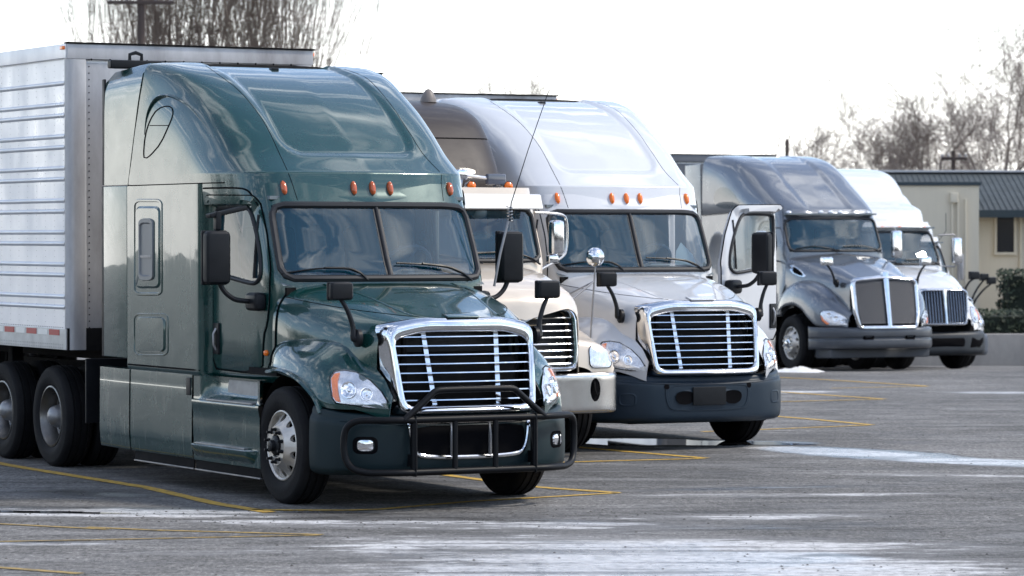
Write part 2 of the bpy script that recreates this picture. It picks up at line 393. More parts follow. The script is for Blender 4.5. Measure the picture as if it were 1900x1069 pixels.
def hood_mirror(parent, head, base, sg, m=None, chrome=False, sc=1.0):
    m = m or M_BLACK
    h, b = np.array(head), np.array(base); h[1] *= sg; b[1] *= sg
    mb = MB(); mb.add(*box(tuple(h + np.array([.012, 0, 0])), (.075*sc, .21*sc, .15*sc), .04)); mb.add(*box(tuple(h - np.array([.03, 0, 0])), (.03*sc, .215*sc, .155*sc), .014))
    o = mb.build('hood_mirror', M_CHROME if chrome else m, parent)
    mid = h*.72 + b*.28 + np.array([.0, sg*.01, -.02]); P = mono(np.array([h + np.array([0, 0, -.06*sc]), h*.6+b*.4, h*.25+b*.75 + np.array([.0, sg*.005, 0]), b + np.array([0, sg*.03, 0.0]), b]), 5)
    obj('mirror_arm', *tube(P, np.interp(np.linspace(0, 1, len(P)), [0, .5, .75, 1], [.018, .022, .036, .05]), 10), m, o)
    q = b/np.linalg.norm(b); V, F = lathe([(.065, -.02), (.065, .012), (.05, .022), (0, .024)], 18, c=(0, 0, 0)); V = [(v[0]+b[0], v[1]*sg+b[1], v[2]*1.15+b[2]) for v in V]
    obj('mirror_base', V, F, m, o)
    return o

def lamp_on(B, fn, poly, parent, amber=None, bulbs=(), lens_h=0.02, depth=0.05, flip=False):
    """headlamp laid on the body: dark rim, housing, reflector bowls, clear lens"""
    my = (lambda V: [(v[0], -v[1], v[2]) for v in V]) if flip else (lambda V: V)
    fx = (lambda F: [tuple(reversed(f)) for f in F]) if flip else (lambda F: F)
    V, F = patch(B, fn, poly, [(1.045, -.004), (1.045, .008), (1.0, .010), (.99, .002)], False); root = obj('headlight', my(V), fx(F), M_SEAM, parent)
    V, F = patch(B, fn, poly, [(1.0, .004), (.96, .0045), (.7, .005), (.35, .005), (.05, .005)]); obj('reflector', my(V), fx(F), M_REFW, root)
    if amber is not None:
        V, F = patch(B, fn, amber, [(1.0, .006), (.95, .016), (.6, .017), (.1, .017)]); obj('turn_signal', my(V), fx(F), M_AMBER, root)
    for (cx, cy, r) in bulbs:
        cir = [(cx + r*math.cos(a)*.92, cy + r*math.sin(a)) for a in np.linspace(0, 2*math.pi, 24, endpoint=False)]
        V, F = patch(B, fn, cir, [(1.16, .006), (1.10, .026), (1.0, .026), (.85, .012), (.6, .007), (.32, .006), (.26, .022), (.12, .026), (.03, .026)]); obj('bulb_bowl', my(V), fx(F), M_REFL, root)
    V, F = patch(B, fn, poly, [(1.0, .010), (.97, lens_h+.012), (.7, lens_h+.016), (.35, lens_h+.018), (.05, lens_h+.018)]); obj('lens', my(V), fx(F), M_LENS, root)
    return root

def grille_frame(shape, Yt, Yb, z0, z1, wid, parent, m, back=-.30, n=10, rad=.09, top_drop=0.05, top_w=None):
    """shape(y,z)->x of the face; trapezoid rounded frame"""
    top_w = top_w or wid
    def loop(d, dt):
        a = [(-(Yb-d), z0+d), (Yb-d, z0+d), (Yt-d, z1-dt-top_drop), (Yt*.55, z1-dt), (-Yt*.55, z1-dt), (-(Yt-d), z1-dt-top_drop)]
        P = resample(np.array(a), 90, True)
        # round
        for _ in range(3): P = .5*P + .25*np.roll(P, 1, 0) + .25*np.roll(P, -1, 0)
        return P
    Ls = []
    for f, h in ((-.55, -.24), (-.30, -.08), (0, -.015), (.12, .022), (.35, .035), (.75, .028), (.95, .008), (1.0, -.02), (1.02, -.09)):
        P = loop(wid*f, top_w*max(f, -.06)); Ls.append([(shape(p[0], p[1]) + h, p[0], p[1]) for p in P])
    V, F = rings(Ls, False); return obj('grille', V, [tuple(reversed(f)) for f in F], m, parent, ang=50), loop
# ------------------------------------------------------------------ the aero conventional tractor (green one and white one)
GROUND = [(-80, 0.0), (42, 0.0), (55, -.13), (63.5, -.23), (68, -.40), (74, -.60), (80, -.78), (120, -1.1), (1200, -1.1)]
def ground_z(y): return float(np.interp(y, [g[0] for g in GROUND], [g[1] for g in GROUND]))
POSE_GREEN = (-0.3036, 28.0501, 0.50122)
POSE_WHITE = (2.1236, 35.8107, 0.46320)
def place(o, pose, xa=-1.3, xb=-7.3):
    """stand a vehicle on the ground: front and rear axle both touch it"""
    X, Y, a = pose[:3]; f = np.array([math.sin(a), -math.cos(a)])
    za, zb = ground_z(Y + f[1]*xa), ground_z(Y + f[1]*xb); sl = (za-zb)/(xa-xb)
    k = pose[3] if len(pose) > 3 else 1.0; o.scale = (k,)*3
    o.location = (X, Y, za - sl*xa); o.rotation_euler = (Matrix.Rotation(a - math.pi/2, 3, 'Z') @ Matrix.Rotation(-math.atan(sl), 3, 'Y')).to_euler()
def truck_root(name, pose, label, group='trucks parked in a row'):
    o = empty(name, (0, 0, 0), 0, label=label, cat='truck', group=group)
    place(o, pose); return o

# outlines read off the photograph of the green truck (pixel -> ray -> its body)
PX_HEAD = [(614,701),(622,690),(639,688),(661,691.5),(687,707),(707,727),(719,746),(725,761),(687,757),(651,751),(624,747.5),(618,739),(614,715)]
PX_AMB = [(615.5,703),(621,694),(631,692),(627,706),(627.5,725),(632,747),(624,745),(619,737)]
PX_DOOR = [(394,362),(471,363),(482,375),(496,434),(503,503),(501,555),(497,600),(489,626),(489,676),(478,694),(392,684),(391,538)]
PX_DWIN = [(404,392),(409,386),(440,384),(462,385),(468,393),(476,420),(485,468),(487,505),(484,519),(476,526),(466,525.5),(425,514),(404,508)]
PX_DSHAPE = [(266,290),(269,252),(278,223),(292,202),(310,196),(321,200),(321,215),(312.5,235),(298,267),(278,290),(269,295)]

def aero_truck(name, label, pose, P, bumper_m, marker_m, guard=False, open_door=False, skirt_m=None, wheels_full=True, fog=True):
    T = truck_root(name, pose, label)
    B = Body(POSE_GREEN)
    skirt_m = skirt_m or P
    # ---- cab + sleeper shell
    def xw(z): return -1.56 - .46*(max(z, 1.86)-1.88)
    rows = []
    for z in (1.0, 1.06, 1.10, 1.4, 1.7, 1.88, 2.05, 2.2, 2.4, 2.555, 2.62, 2.73):
        w = xw(z); t = -.035*max(0, z-1.9); b = -.03 if z < 1.05 else 0
        rows.append([(w, 0, z), (w-.015, .35, z), (w-.055, .7, z), (w-.11, .90+t, z), (w-.17, .985+t, z), (w-.28, 1.03+t+b, z), (w-.55, 1.055+t+b, z), (-2.6, 1.08+t+b, z), (-2.90, 1.09+t+b, z),
                     (-2.915, 1.092+b, z), (-2.93, 1.12+b, z), (-2.94, 1.175+b, z), (-2.955, 1.198+b, z), (-3.02, 1.205+b, z), (-3.8, 1.205+b, z), (-4.62, 1.205+b, z)])
    cV, cF, _ = loft_cols(rows, 5, 5); B.add(cV, cF)
    # ---- roof fairing
    crow = [(2.545, -1.868, 1.195, -4.62), (2.60, -1.885, 1.20, -4.62), (2.68, -1.922, 1.205, -4.60), (2.78, -1.952, 1.206, -4.58), (2.82, -1.965, 1.206, -4.57), (2.84, -1.995, 1.206, -4.56), (3.0, -2.25, 1.206, -4.50), (3.2, -2.50, 1.204, -4.44), (3.4, -2.78, 1.20, -4.37),
            (3.55, -3.04, 1.197, -4.32), (3.66, -3.29, 1.192, -4.28), (3.75, -3.55, 1.185, -4.26), (3.81, -3.80, 1.165, -4.26), (3.85, -4.0, 1.12, -4.26), (3.87, -4.13, .95, -4.26), (3.88, -4.24, .5, -4.26)]
    rV, rF = cap_surface(crow, [0, .02, .055, .11, .19, .33, .60, 1.0], [0, .27, .51, .69, .805, .885, .94, .98], panel=(.65, 3.0, .030, .17), ku=8, kv=7)
    B.add(rV, rF)
    # ---- hood
    hrow = []
    for x, l in ((-.27, [(0,1.59),(.35,1.585),(.57,1.56),(.665,1.50),(.71,1.40),(.72,1.2),(.72,.86)]), (-.5, [(0,1.655),(.4,1.645),(.64,1.61),(.755,1.545),(.825,1.43),(.85,1.25),(.86,.95)]),
                 (-.95, [(0,1.765),(.42,1.758),(.70,1.72),(.85,1.64),(.93,1.51),(.955,1.35),(.96,1.1)]), (-1.4, [(0,1.845),(.45,1.84),(.78,1.80),(.935,1.715),(1.0,1.6),(1.025,1.45),(1.03,1.2)]), (-1.66, [(0,1.872),(.45,1.868),(.82,1.83),(.97,1.75),(1.025,1.65),(1.045,1.5),(1.05,1.2)])):
        hrow.append([(x - .14*(y/.7)**2*(.75 if x > -.3 else .55 if x > -.8 else .25) + (.06*(1-(y/.7)**2) if x > -.3 else 0), y, z) for y, z in l])
    hV, hF, _ = loft_cols(hrow, 6, 5); B.add(hV, hF)
    # ---- fenders
    st = [(-1.70, 1.10, 1.42, 1.12), (-1.55, 1.14, 1.425, 1.12), (-1.3, 1.17, 1.41, 1.10), (-1.0, 1.18, 1.37, 1.06), (-.8, 1.165, 1.33, .98), (-.66, 1.14, 1.27, .88), (-.52, 1.085, 1.19, .84), (-.38, .985, 1.10, .835), (-.25, .85, 1.0, .84), (-.17, .775, .92, .85), (-.13, .735, .885, .855)]
    frow = []
    for x, yo, zc, zl in st:
        yi = (min(.80, yo-.12) if x < -.3 else .70) if x > -.6 else .86; d = yo - yi; bk = .10 if x > -.3 else .06 if x > -.6 else 0
        zs = (zc - zl); q = 1.0 if x < -.6 else .6
        frow.append([(x, yi-(.08 if x < -.3 else .0), zc+.10*q), (x, yi+.18*d, zc+.05*q), (x, yi+.45*d, zc-.015), (x, yi+.70*d, zc-.07-.05*zs), (x, yi+.88*d, zc-.115-.18*zs), (x, yo-.008, zc-.13-.45*zs), (x-.005, yo+.004, zl+.04), (x-.01, yo-.005, zl)])
    fVF = {sg: half_loft(frow, 5, 5, sg) for sg in (-1, 1)}
    for sg in (-1, 1): B.add(*fVF[sg])
    # ---- bumper
    brow = []
    def bz(z, i, rise): return z + rise*(i/7.0)**2
    plan = [(-.09, 0), (-.095, .35), (-.12, .62), (-.20, .84), (-.34, 1.02), (-.48, 1.12), (-.60, 1.17), (-.70, 1.185)]
    for z, ins, rise in ((.29, .10, .0), (.315, .03, .0), (.36, .0, .0), (.50, -.008, .0), (.64, -.006, .02), (.70, .0, .05), (.735, .03, .07), (.755, .035, .075), (.775, .05, .085), (.785, .12, .085)):
        brow.append([(x - ins*(1 if i < 5 else .3), y - ins*(i/7)*.9, bz(z, i, rise)) for i, (x, y) in enumerate(plan)])
    bV, bF, _ = loft_cols(brow, 4, 6); B.add(bV, bF)
    px2 = lambda x, y: B.px(x, y)

    # ---- windows: polygons in body coordinates
    dwin = np.array([B.px(*p)[0] for p in PX_DWIN])[:, [0, 2]]
    dout = np.array([B.px(*p)[0] for p in PX_DOOR])[:, [0, 2]]
    dout[0, 0] = dout[-1, 0] = dout[-2, 0] = -2.885; dout[:, 0] = np.maximum(dout[:, 0], -2.885)
    wsh = np.array([(-.965, 1.90), (.965, 1.90), (.94, 2.535), (-.94, 2.535)])
    wloop = resample(chaikin(resample(wsh, 24, True), 3, True), 72, True)
    dwin_l = chaikin(dwin, 2, True); dc = dwin_l.mean(0)
    def hole(c):
        if c[0] > -2.25 and abs(c[1]) < 1.0 and in_poly(wsh, c[1], c[2]) and c[0] > xw(c[2])-.2: return True
        if abs(c[1]) > 1.0 and in_poly(dwin_l, c[0], c[2]): return True
        if open_door and c[1] > 1.0 and in_poly(inset(dout, .03), c[0], c[2]): return True
        return False
    obj('cab_shell', cV, cut(cV, cF, hole), P, T, ang=50)
    obj('roof_fairing', rV, rF, P, T, ang=60)
    H = obj('hood', hV, hF, P, T, ang=50)
    for sg in (-1, 1):
        fd = obj('fender', *fVF[sg], P, T, ang=60)
        lip = [(x, sg*(yo+.004), zl+.03) for x, yo, zc, zl in st[1:6]]; lip = mono(np.array([(-1.62, sg*1.14, 1.11)] + lip[1:] + [(-.60, sg*1.125, .80)]), 6)
        obj('arch_lip', *tube(lip, .034, 8, flat=.5), P, fd)
    BU = obj('bumper', bV, bF, bumper_m, T, ang=60)
    # rear wall, floor, headliner: what closes the cab
    mb = MB(); mb.add(*box((-4.60, 0, 2.3), (.04, 2.38, 2.5))); mb.build('rear_wall', M_DARK, T, smooth=False)
    mb = MB(); mb.add(*box((-3.1, 0, 1.1), (3.0, 2.14, .06))); mb.build('cab_floor', M_DARK, T, smooth=False)
    mb = MB(); mb.add(*box((-3.05, 0, 2.60), (2.1, 1.9, .03))); mb.build('headliner', M_INTL, T, smooth=False)
    mb = MB(); mb.add(*box((-1.68, 0, 1.45), (.06, 1.9, .75))); mb.build('firewall', M_DARK, T, smooth=False)
    # ---- windshield: gasket, two panes, divider, wipers
    gl = lay(B, B.front, wloop, .004)
    obj('windshield_gasket', *tube(gl, .031, 8, closed=True), M_GASKET, T)
    for s in (-1, 1):
        half = np.array([(s*.012, 1.90), (s*.93, 1.90), (s*.955, 1.93), (s*.945, 2.49), (s*.915, 2.53), (s*.012, 2.535)]); half = resample(half, 60, True)
        V, F = patch(B, B.front, half, [(1.0, .0), (.93, .001), (.7, .002), (.4, .002), (.12, .002)])
        pane = obj('windshield_pane', V, F, M_GLASS, T)
        V, F = patch(B, B.front, half, [(1.0, .004), (.955, .0045)], False); obj('pane_border', V, F, M_GASKET, pane)
    obj('windshield_divider', *tube(lay(B, B.front, [(0, z) for z in np.linspace(1.9, 2.54, 8)], .006), .016, 8), M_GASKET, T)
    for pts in ([(524,509.5),(600,501),(640,502),(662,508),(680,521)], [(733,491),(780,493.5),(826,499),(850,508),(872,521)]):
        a = [B.px(*p) for p in pts]; Pw = np.array([q[0]+q[1]*(.03 if i < 4 else .015) for i, q in enumerate(a)])
        w_ = obj('wiper', *tube(mono(Pw[:4], 6), .009, 6), M_BLACK, T); obj('wiper_arm', *tube(mono(Pw[1:], 6)+np.array([.012, 0, .004]), .012, 6), M_BLACK, w_)
    # ---- cab furniture
    mb = MB(); dash = mono(np.array([[(-1.66, y, 1.84), (-1.80, y, 1.90), (-1.98, y, 1.905+.03*(y > .2)), (-2.12, y, 1.86), (-2.2, y, 1.6), (-2.2, y, 1.2)] for y in (-.98, -.5, 0, .25, .6, .98)]), 4, 1)
    mb.add(dash.reshape(-1, 3), grid_faces(*dash.shape[:2])); mb.build('dashboard', M_INTL, T)
    sw = MB(); ang = np.linspace(0, 2*math.pi, 36, endpoint=False); tl = R(32)
    sw.add(*tube([(-2.25+.22*math.cos(a)*math.sin(tl), .5+.235*math.sin(a), 1.99+.22*math.cos(a)*math.cos(tl)) for a in ang], .019, 8, closed=True))
    for a in (0.2, 2.3, 4.2): sw.add(*tube([(-2.25, .5, 1.99), (-2.25+.2*math.cos(a)*math.sin(tl), .5+.22*math.sin(a), 1.99+.2*math.cos(a)*math.cos(tl))], .016, 6))
    sw.add(*tube([(-2.0, .5, 1.78), (-2.25, .5, 1.99)], .04, 8)); sw.build('steering_wheel', mat('steering_wheel_vinyl', (.05, .09, .14), .5), T)
    for y in (-.52, .52):
        s = MB(); s.add(*box((-2.72, y, 1.58), (.5, .52, .16), .06)); s.add(*box((-2.95, y, 1.98), (.16, .52, .75), .07, Matrix.Rotation(R(-10), 3, 'Y'))); s.add(*box((-3.0, y, 2.42), (.12, .28, .2), .05)); s.build('seat', M_INT, T)
    cur = []
    for i in range(80):
        y = -1.02 + 2.04*i/79; cur.append([(-3.12 + .035*math.sin(i*.9) + .02*math.sin(i*.37+1), y, z) for z in (1.2, 1.8, 2.58)])
    cur = np.array(cur); obj('sleeper_curtain', cur.reshape(-1, 3), grid_faces(80, 3), mat('blue_grey_curtain', (.16, .23, .30), .9), T)
    # ---- doors, mirrors
    N = 88; dl = polar_loop(chaikin(np.vstack([resample(np.vstack([dout[i], dout[(i+1) % len(dout)]]), 6)[:-1] for i in range(len(dout))]), 2, True), dc, N); wl = polar_loop(dwin_l, dc, N)
    for sg in (-1, 1):
        hinge = np.array([-1.72, sg*1.06, 0.0]); fn = lambda x, z: B.side(x, z, sg)
        L = []
        for f, h in ((1.0, -.05), (0, -.05), (0, -.004), (.03, .010), (.35, .011), (.7, .011), (1.0, .012), (1.03, -.01)):
            q = dl + (wl - dl)*f; L.append(lay(B, fn, q, h) - hinge)
        V, F = rings(L, False)
        D = obj('door', V, F if sg < 0 else [tuple(reversed(f)) for f in F], P, T, ang=40); D.location = hinge
        obj('panel_gap', *tube(lay(B, fn, dl, .002)-hinge, .0075, 5, closed=True), M_SEAM, D)
        V = lay(B, fn, resample(dwin_l, 60, True), .014) - hinge; obj('window_frame', *tube(V, .019, 8, closed=True), M_GASKET, D)
        V, F = patch(B, fn, dwin_l, [(1.0, 0), (.6, .001), (.2, .001)]); obj('window', np.array(V)-hinge, F, M_GLASS, D)
        zz = np.linspace(1.90, 2.45, 6); obj('window_post', *tube(lay(B, fn, [(-2.085+.0*z, z) for z in zz], .012)-hinge, .013, 6), M_GASKET, D)
        hp = lay(B, fn, [(-2.80, 1.36)], 0)[0] - hinge
        mb = MB(); mb.add(*box((hp[0], hp[1]+sg*.014, hp[2]), (.13, .03, .28), .014)); hd = mb.build('handle', M_BLACK, D)
        mb = MB(); mb.add(*tube([(hp[0]+.015, hp[1]+sg*.026, hp[2]-.10), (hp[0]+.012, hp[1]+sg*.05, hp[2]-.05), (hp[0]+.012, hp[1]+sg*.05, hp[2]+.04), (hp[0]+.015, hp[1]+sg*.026, hp[2]+.09)], .013, 8)); mb.build('handle_grip', M_STEEL, hd)
        # door mirror: housing, lower arm with shroud, upper arm
        mb = MB(); mc = np.array([-2.03, sg*1.44, 2.08]) - hinge
        mb.add(*box(tuple(mc), (.13, .23, .46), .05)); mb.add(*box(tuple(mc-np.array([.055, 0, 0])), (.03, .24, .47), .02)); MR = mb.build('mirror', M_BLACK, D)
        mb = MB(); mb.add(*tube(mono(np.array([(-2.03, sg*1.42, 1.88), (-2.02, sg*1.37, 1.79), (-2.0, sg*1.26, 1.715), (-1.98, sg*1.12, 1.70)]), 5)-hinge, .022, 8))
        V, F = box((-1.97-hinge[0], sg*1.10-hinge[1], 1.70), (.24, .12, .16), .055); mb.add(V, F); mb.build('mirror_arm', M_BLACK, MR)
        if sg < 0:
            mb = MB(); mb.add(*box((-2.1-hinge[0], sg*1.40-hinge[1], 2.40), (.07, .05, .16), .012)); mb.add(*box((-2.13-hinge[0], sg*1.30-hinge[1], 2.475), (.11, .36, .04), .015, Matrix.Rotation(sg*R(-12), 3, 'X'))); mb.build('look_down_mirror', M_BLACK, MR)
        mb = MB(); mb.add(*box(tuple(mc-np.array([.072, 0, 0])), (.004, .20, .43), .001)); mb.build('mirror_glass', M_MIRROR, MR)
        if open_door and sg > 0: D.rotation_euler = (0, 0, -R(63))
    # ---- seams
    def seam(P3, r=.0055, par=T): obj('panel_gap', *tube(np.asarray(P3), r, 5), M_SEAM, par)
    for sg in (-1, 1):
        sd = lambda x, z: B.side(x, z, sg)
        seam(lay(B, sd, [(x, 2.735) for x in np.linspace(-4.6, -2.55, 24)], .001))
        seam(lay(B, sd, resample(chaikin(np.array([(-2.9, 2.69), (-2.35, 2.69), (-2.22, 2.67), (-2.16, 2.6), (-2.1, 2.52)]), 2), 24), .003), .008)
        seam(lay(B, sd, [(-1.675, z) for z in np.linspace(1.14, 1.80, 16)], .003), .009, H)
        seam(lay(B, sd, [(x, 1.60+ (x+.35)*-.11) for x in np.linspace(-1.66, -.30, 24)], .001), .003, H)
        seam(lay(B, sd, [(x, 1.075) for x in np.linspace(-4.6, -2.95, 12)], .0), .008)
    a = lay(B, lambda x, y: B.px(x, y), mono(np.array([(382, 122), (445, 170), (490, 227), (518, 284), (538, 329), (552, 371)], float), 6), .0)
    for s in (1, -1): seam(a*np.array([1, s, 1]), .003)
    # ---- sleeper side: locker doors, vent window, roof porthole, marker
    for sg in (-1, 1):
        fn = (lambda x, y: B.px(x, y)) if sg < 0 else None
        def add_side(nm, VF, m, par, sm=True):
            V, F = VF
            if sg > 0: V, F = mirYF((V, F))
            return obj(nm, V, F, m, par, ang=30)
        f2 = lambda x, y: B.px(x, y)
        up = rrect(50, 172, 9, 5, 275, 459)
        a = add_side('locker_door', patch(B, f2, up, [(1.05, -.002), (1.03, .008), (.99, .008), (.97, -.004), (.90, -.004), (.84, .014), (.3, .016), (.05, .016)]), P, T)
        fr = rrect(26, 116, 8, 5, 275, 463)
        add_side('vent_window', patch(B, f2, fr, [(1.0, .012), (.98, .03), (.86, .03), (.82, .018), (.3, .018), (.05, .018)]), mat('vent_grey', (.16, .17, .18), .4, .3), a)
        add_side('vent_handle', patch(B, f2, rrect(22, 5, 1, 2, 275, 476), [(1, .016), (.9, .03), (.1, .03)]), M_STEEL, a)
        lo = rrect(62, 76, 10, 5, 280, 621)
        add_side('locker_door', patch(B, f2, lo, [(1.05, -.002), (1.03, .006), (.98, .006), (.95, -.005), (.88, -.005), (.82, .014), (.3, .016), (.05, .016)]), P, T)
        ds = chaikin(np.array(PX_DSHAPE, float), 1, True); a = lay(B, f2, resample(ds, 40, True), .001); a[:, 1] *= (1 if sg < 0 else -1)
        obj('porthole_trim', *tube(a, .006, 5, closed=True), M_SEAM, T)
        a = lay(B, f2, [(278, 233), (295, 233), (312, 233)], .001); a[:, 1] *= (1 if sg < 0 else -1); obj('porthole_trim', *tube(a, .004, 5), M_SEAM, T)
        arc = chaikin(np.array([(268, 250), (272, 215), (285, 188), (303, 176), (325, 180), (350, 195), (372, 222), (398, 252)], float), 2)
        V, F = [], []
        a = lay(B, f2, arc, -.004); a[:, 1] *= (1 if sg < 0 else -1)
        obj('roof_crease', *tube(a, np.interp(np.linspace(0, 1, len(a)), [0, .35, .6, 1], [.008, .038, .03, .004]), 8, flat=.45), P, T)
        # front side marker
        a, n = B.px(495, 655); V, F = lathe([(.026, -.005), (.026, .012), (.018, .024), (0, .028)], 14); V = [(v[0]+a[0], (-1 if sg < 0 else 1)*(v[1]+abs(a[1])), v[2]+a[2]) for v in V]; obj('side_marker', V, F, M_AMBER, T)
        # headlight
        lamp_on(B, f2, PX_HEAD, T, PX_AMB, [(648, 724, 14), (681, 732.5, 11)], flip=sg > 0)
    # ---- roof marker lamps
    for y, z in ((-.81, 2.685), (-.177, 2.685), (0, 2.685), (.177, 2.685), (.81, 2.685)):
        el = [(y + .026*math.cos(a), z + .062*math.sin(a)*(1 if abs(math.sin(a)) < .9 else .97)) for a in np.linspace(0, 2*math.pi, 20, endpoint=False)]
        obj('marker_lamp', *patch(B, B.front, el, [(1.0, 0), (.98, .018), (.75, .032), (.4, .038), (.1, .039)]), marker_m, T)
    a, n = B.top(-3.98, 0); mb = MB(); mb.add(*box(tuple(a), (.09, .07, .03), .012)); mb.build('roof_vent', M_BLACK, T)
    # ---- grille
    gx = lambda y, z: -.055 - .16*(z-.8)/.75 - .16*y*y
    G, loop = grille_frame(gx, .695, .645, .80, 1.59, .068, T, M_CHROME, rad=.1, top_drop=.06, top_w=.125)
    lp = loop(.064, .118)
    V = [(gx(*p)-.20, p[0], p[1]) for p in lp]; obj('radiator', V, [tuple(range(len(V)))], mat('radiator_core', (.006, .007, .009), .6, bump=.6, bscale=140, stretch=(1, .02, 1)), G, smooth=False)
    for i in range(8):
        z = .91 + i*(1.43-.91)/7; yw = np.interp(z, [.80, 1.5], [.60, .64])
        sl = []
        for y in np.linspace(-yw, yw, 25): sl.append([(gx(y, z)+dx-.012, y, z+dz) for dx, dz in ((.010, -.004), (.008, .005), (-.03, .008), (-.05, .003), (-.03, -.005))])
        sl = np.array(sl); obj('slat', sl.reshape(-1, 3), grid_faces(25, 5, cv=True), M_CHROME, G)
    for s in (-1, 1):
        mb = MB(); zz = np.linspace(.87, 1.5, 12); st_ = []
        for z in zz:
            y = s*np.interp(z, [.87, 1.5], [.30, .345]); st_.append([(gx(y, z)-.10, y-.024, z), (gx(y, z)-.065, y-.021, z), (gx(y, z)-.065, y+.021, z), (gx(y, z)-.10, y+.024, z)])
        st_ = np.array(st_); obj('upright', st_.reshape(-1, 3), grid_faces(12, 4), M_CHROME, G)
        for yy in (.50, .56): 
            mb = MB(); mb.add(*box((-.33, s*yy, 1.18), (.05, .035, .66), .008)); mb.build('radiator_bracket', M_DARK, G)
    # hood scoop badge plate
    mb = MB(); a, n = B.top(-.26, 0); 
    V, F = box((a[0], 0, a[2]+.004), (.13, .30, .012), .004, Matrix.Rotation(R(14), 3, 'Y')); obj('hood_plate', V, F, P, T)
    for s in (-1, 1):
        pl = lay(B, lambda x, y: B.top(x, y), [(x, s*np.interp(x, [-1.6, -.35], [.62, .40])) for x in np.linspace(-1.6, -.36, 20)], .0); obj('hood_crease', *tube(pl, .016, 6, flat=.35), P, H)
        hood_mirror(T, (-.53, .985, 1.81), (-.49, .845, 1.42), s)
    # ---- bumper details: lower air intake with bright edge, fog lamps
    def bx(y, z): return B.front(y, z)
    ink = np.array([(-.53, .66), (-.5, .47), (-.42, .42), (.42, .42), (.5, .47), (.53, .66), (.47, .70), (-.47, .70)]); ink = resample(chaikin(ink, 2, True), 64, True)
    I = obj('air_intake', *patch(B, bx, ink, [(1.0, .001), (.99, .006), (.93, .006), (.90, -.02 if not guard else .008), (.5, .008), (.1, .008)]), M_SEAM if guard else bumper_m, BU)
    if guard:
        obj('intake_trim', *tube(lay(B, bx, [p for p in resample(chaikin(np.array([(-.56, .74), (-.53, .5), (-.44, .435), (.44, .435), (.53, .5), (.56, .74)]), 3), 40)], .012), .017, 8, flat=.8), M_CHROME, BU)
        obj('intake_trim', *tube(lay(B, bx, [(y, .725) for y in np.linspace(-.5, .5, 20)], .012), .022, 8), M_ALU, BU)
        for y in (-.18, .18): obj('intake_post', *tube(lay(B, bx, [(y, z) for z in (.45, .6, .72)], .01), .016, 6), M_STEEL, BU)
    else:
        for y in (-.29, .29): obj('intake_mesh', *patch(B, bx, resample(chaikin(np.array([(y-.12, .63), (y-.1, .49), (y+.1, .49), (y+.12, .63)]), 2, True), 32, True), [(1.0, .012), (.9, .010), (.1, .010)]), M_SEAM, BU)
        mb = MB(); a, n = bx(0, .57); mb.add(*box((a[0]+.012, 0, .575), (.02, .40, .19), .006)); mb.build('plate_holder', M_BLACK, BU)
        for y in (-.50, .50): obj('tow_hole', *patch(B, bx, [(y+.03*math.cos(t), .68+.03*math.sin(t)) for t in np.linspace(0, 6.28, 16, endpoint=False)], [(1, .006), (.5, .006), (.1, .006)]), M_SEAM, BU)
    for s in (-1, 1):
        fy = lambda y, z: B.front(y, z)
        c = [(s*.90 + dx, .545 + dz) for dx, dz in rrect(.115, .095, .03, 4)]
        fo = obj('fog_recess', *patch(B, fy, c, [(1.5, .002), (1.2, .006), (1.0, -.003), (.1, -.003)]), M_SEAM if fog else bumper_m, BU)
        if fog: obj('fog_lamp', *patch(B, fy, c, [(1.0, .002), (.92, .016), (.5, .02), (.1, .02)]), M_REFL, BU)
    obj('bumper_crease', *tube(lay(B, B.front, [(y, .70+.05*(y/1.1)**2) for y in np.linspace(-1.05, 1.05, 40)], -.004), .012, 6), bumper_m, BU)
    mb = MB(); mb.add(*box((-.55, 0, .32), (.5, 1.7, .08), .03)); mb.build('lower_valance', M_DARK, T)
    # ---- grille guard
    if guard:
        Gd = MB(); r = .029
        def gp(y): return -.0 - .26*max(0, (abs(y)-.62)/.47)**1.7
        top = [(gp(y), y, .757) for y in np.linspace(-.98, .98, 33)]; bot = [(gp(y), y, .325) for y in np.linspace(-.93, .93, 33)]
        endL = [(gp(1.03), -1.04, .735), (gp(1.08), -1.08, .68), (gp(1.09), -1.09, .54), (gp(1.07), -1.075, .42), (gp(1.02), -1.03, .35)]
        endR = [(p[0], -p[1], p[2]) for p in endL]
        loopp = top + endR + bot[::-1] + endL[::-1]
        Gd.add(*tube(chaikin(np.array(loopp), 2, True), r, 12, closed=True)); root = Gd.build('grille_guard', mat('guard_black', (.003, .0035, .005), .45, spec=.22), T)
        gm = MATS['guard_black']
        obj('guard_hoop', *tube(chaikin(np.array([(0.0, -.66, .757), (.0, -.42, .95), (-.0, -.375, .993), (-.0, -.30, 1.0), (0, .30, 1.0), (0, .375, .993), (0, .42, .95), (0, .66, .757)]), 3), r*.95, 12), gm, root)
        for y in (-.565, -.19, .19, .565): obj('guard_bar', *tube([(0, y, .757), (0.0, y, .325)], .024, 10), gm, root)
        for y in (-.565, .565):
            mb = MB(); mb.add(*box((-.02, y, .54), (.10, .012, .50), .004)); mb.add(*box((-.12, y, .42), (.22, .02, .10), .004)); mb.build('guard_plate', gm, root)
    # ---- side fairings and steps
    for sg in (-1, 1):
        prof = [(1.13, 1.035), (1.194, 1.028), (1.196, .91), (1.197, .898), (1.199, .62), (1.2, .475), (1.2, .463), (1.199, .42), (1.196, .39), (1.185, .28), (1.13, .27)]
        C = np.array([[(x, y*sc, z) for y, z in prof] for x, sc in ((-5.40, .975), (-5.15, .985), (-4.55, 1.0), (-3.8, 1.0), (-3.13, 1.0))]); C = mono(mono(C, 4, 0), 3, 1); C[..., 1] *= sg
        K = obj('side_skirt', C.reshape(-1, 3), grid_faces(*C.shape[:2], flip=sg < 0), skirt_m, T, ang=60)
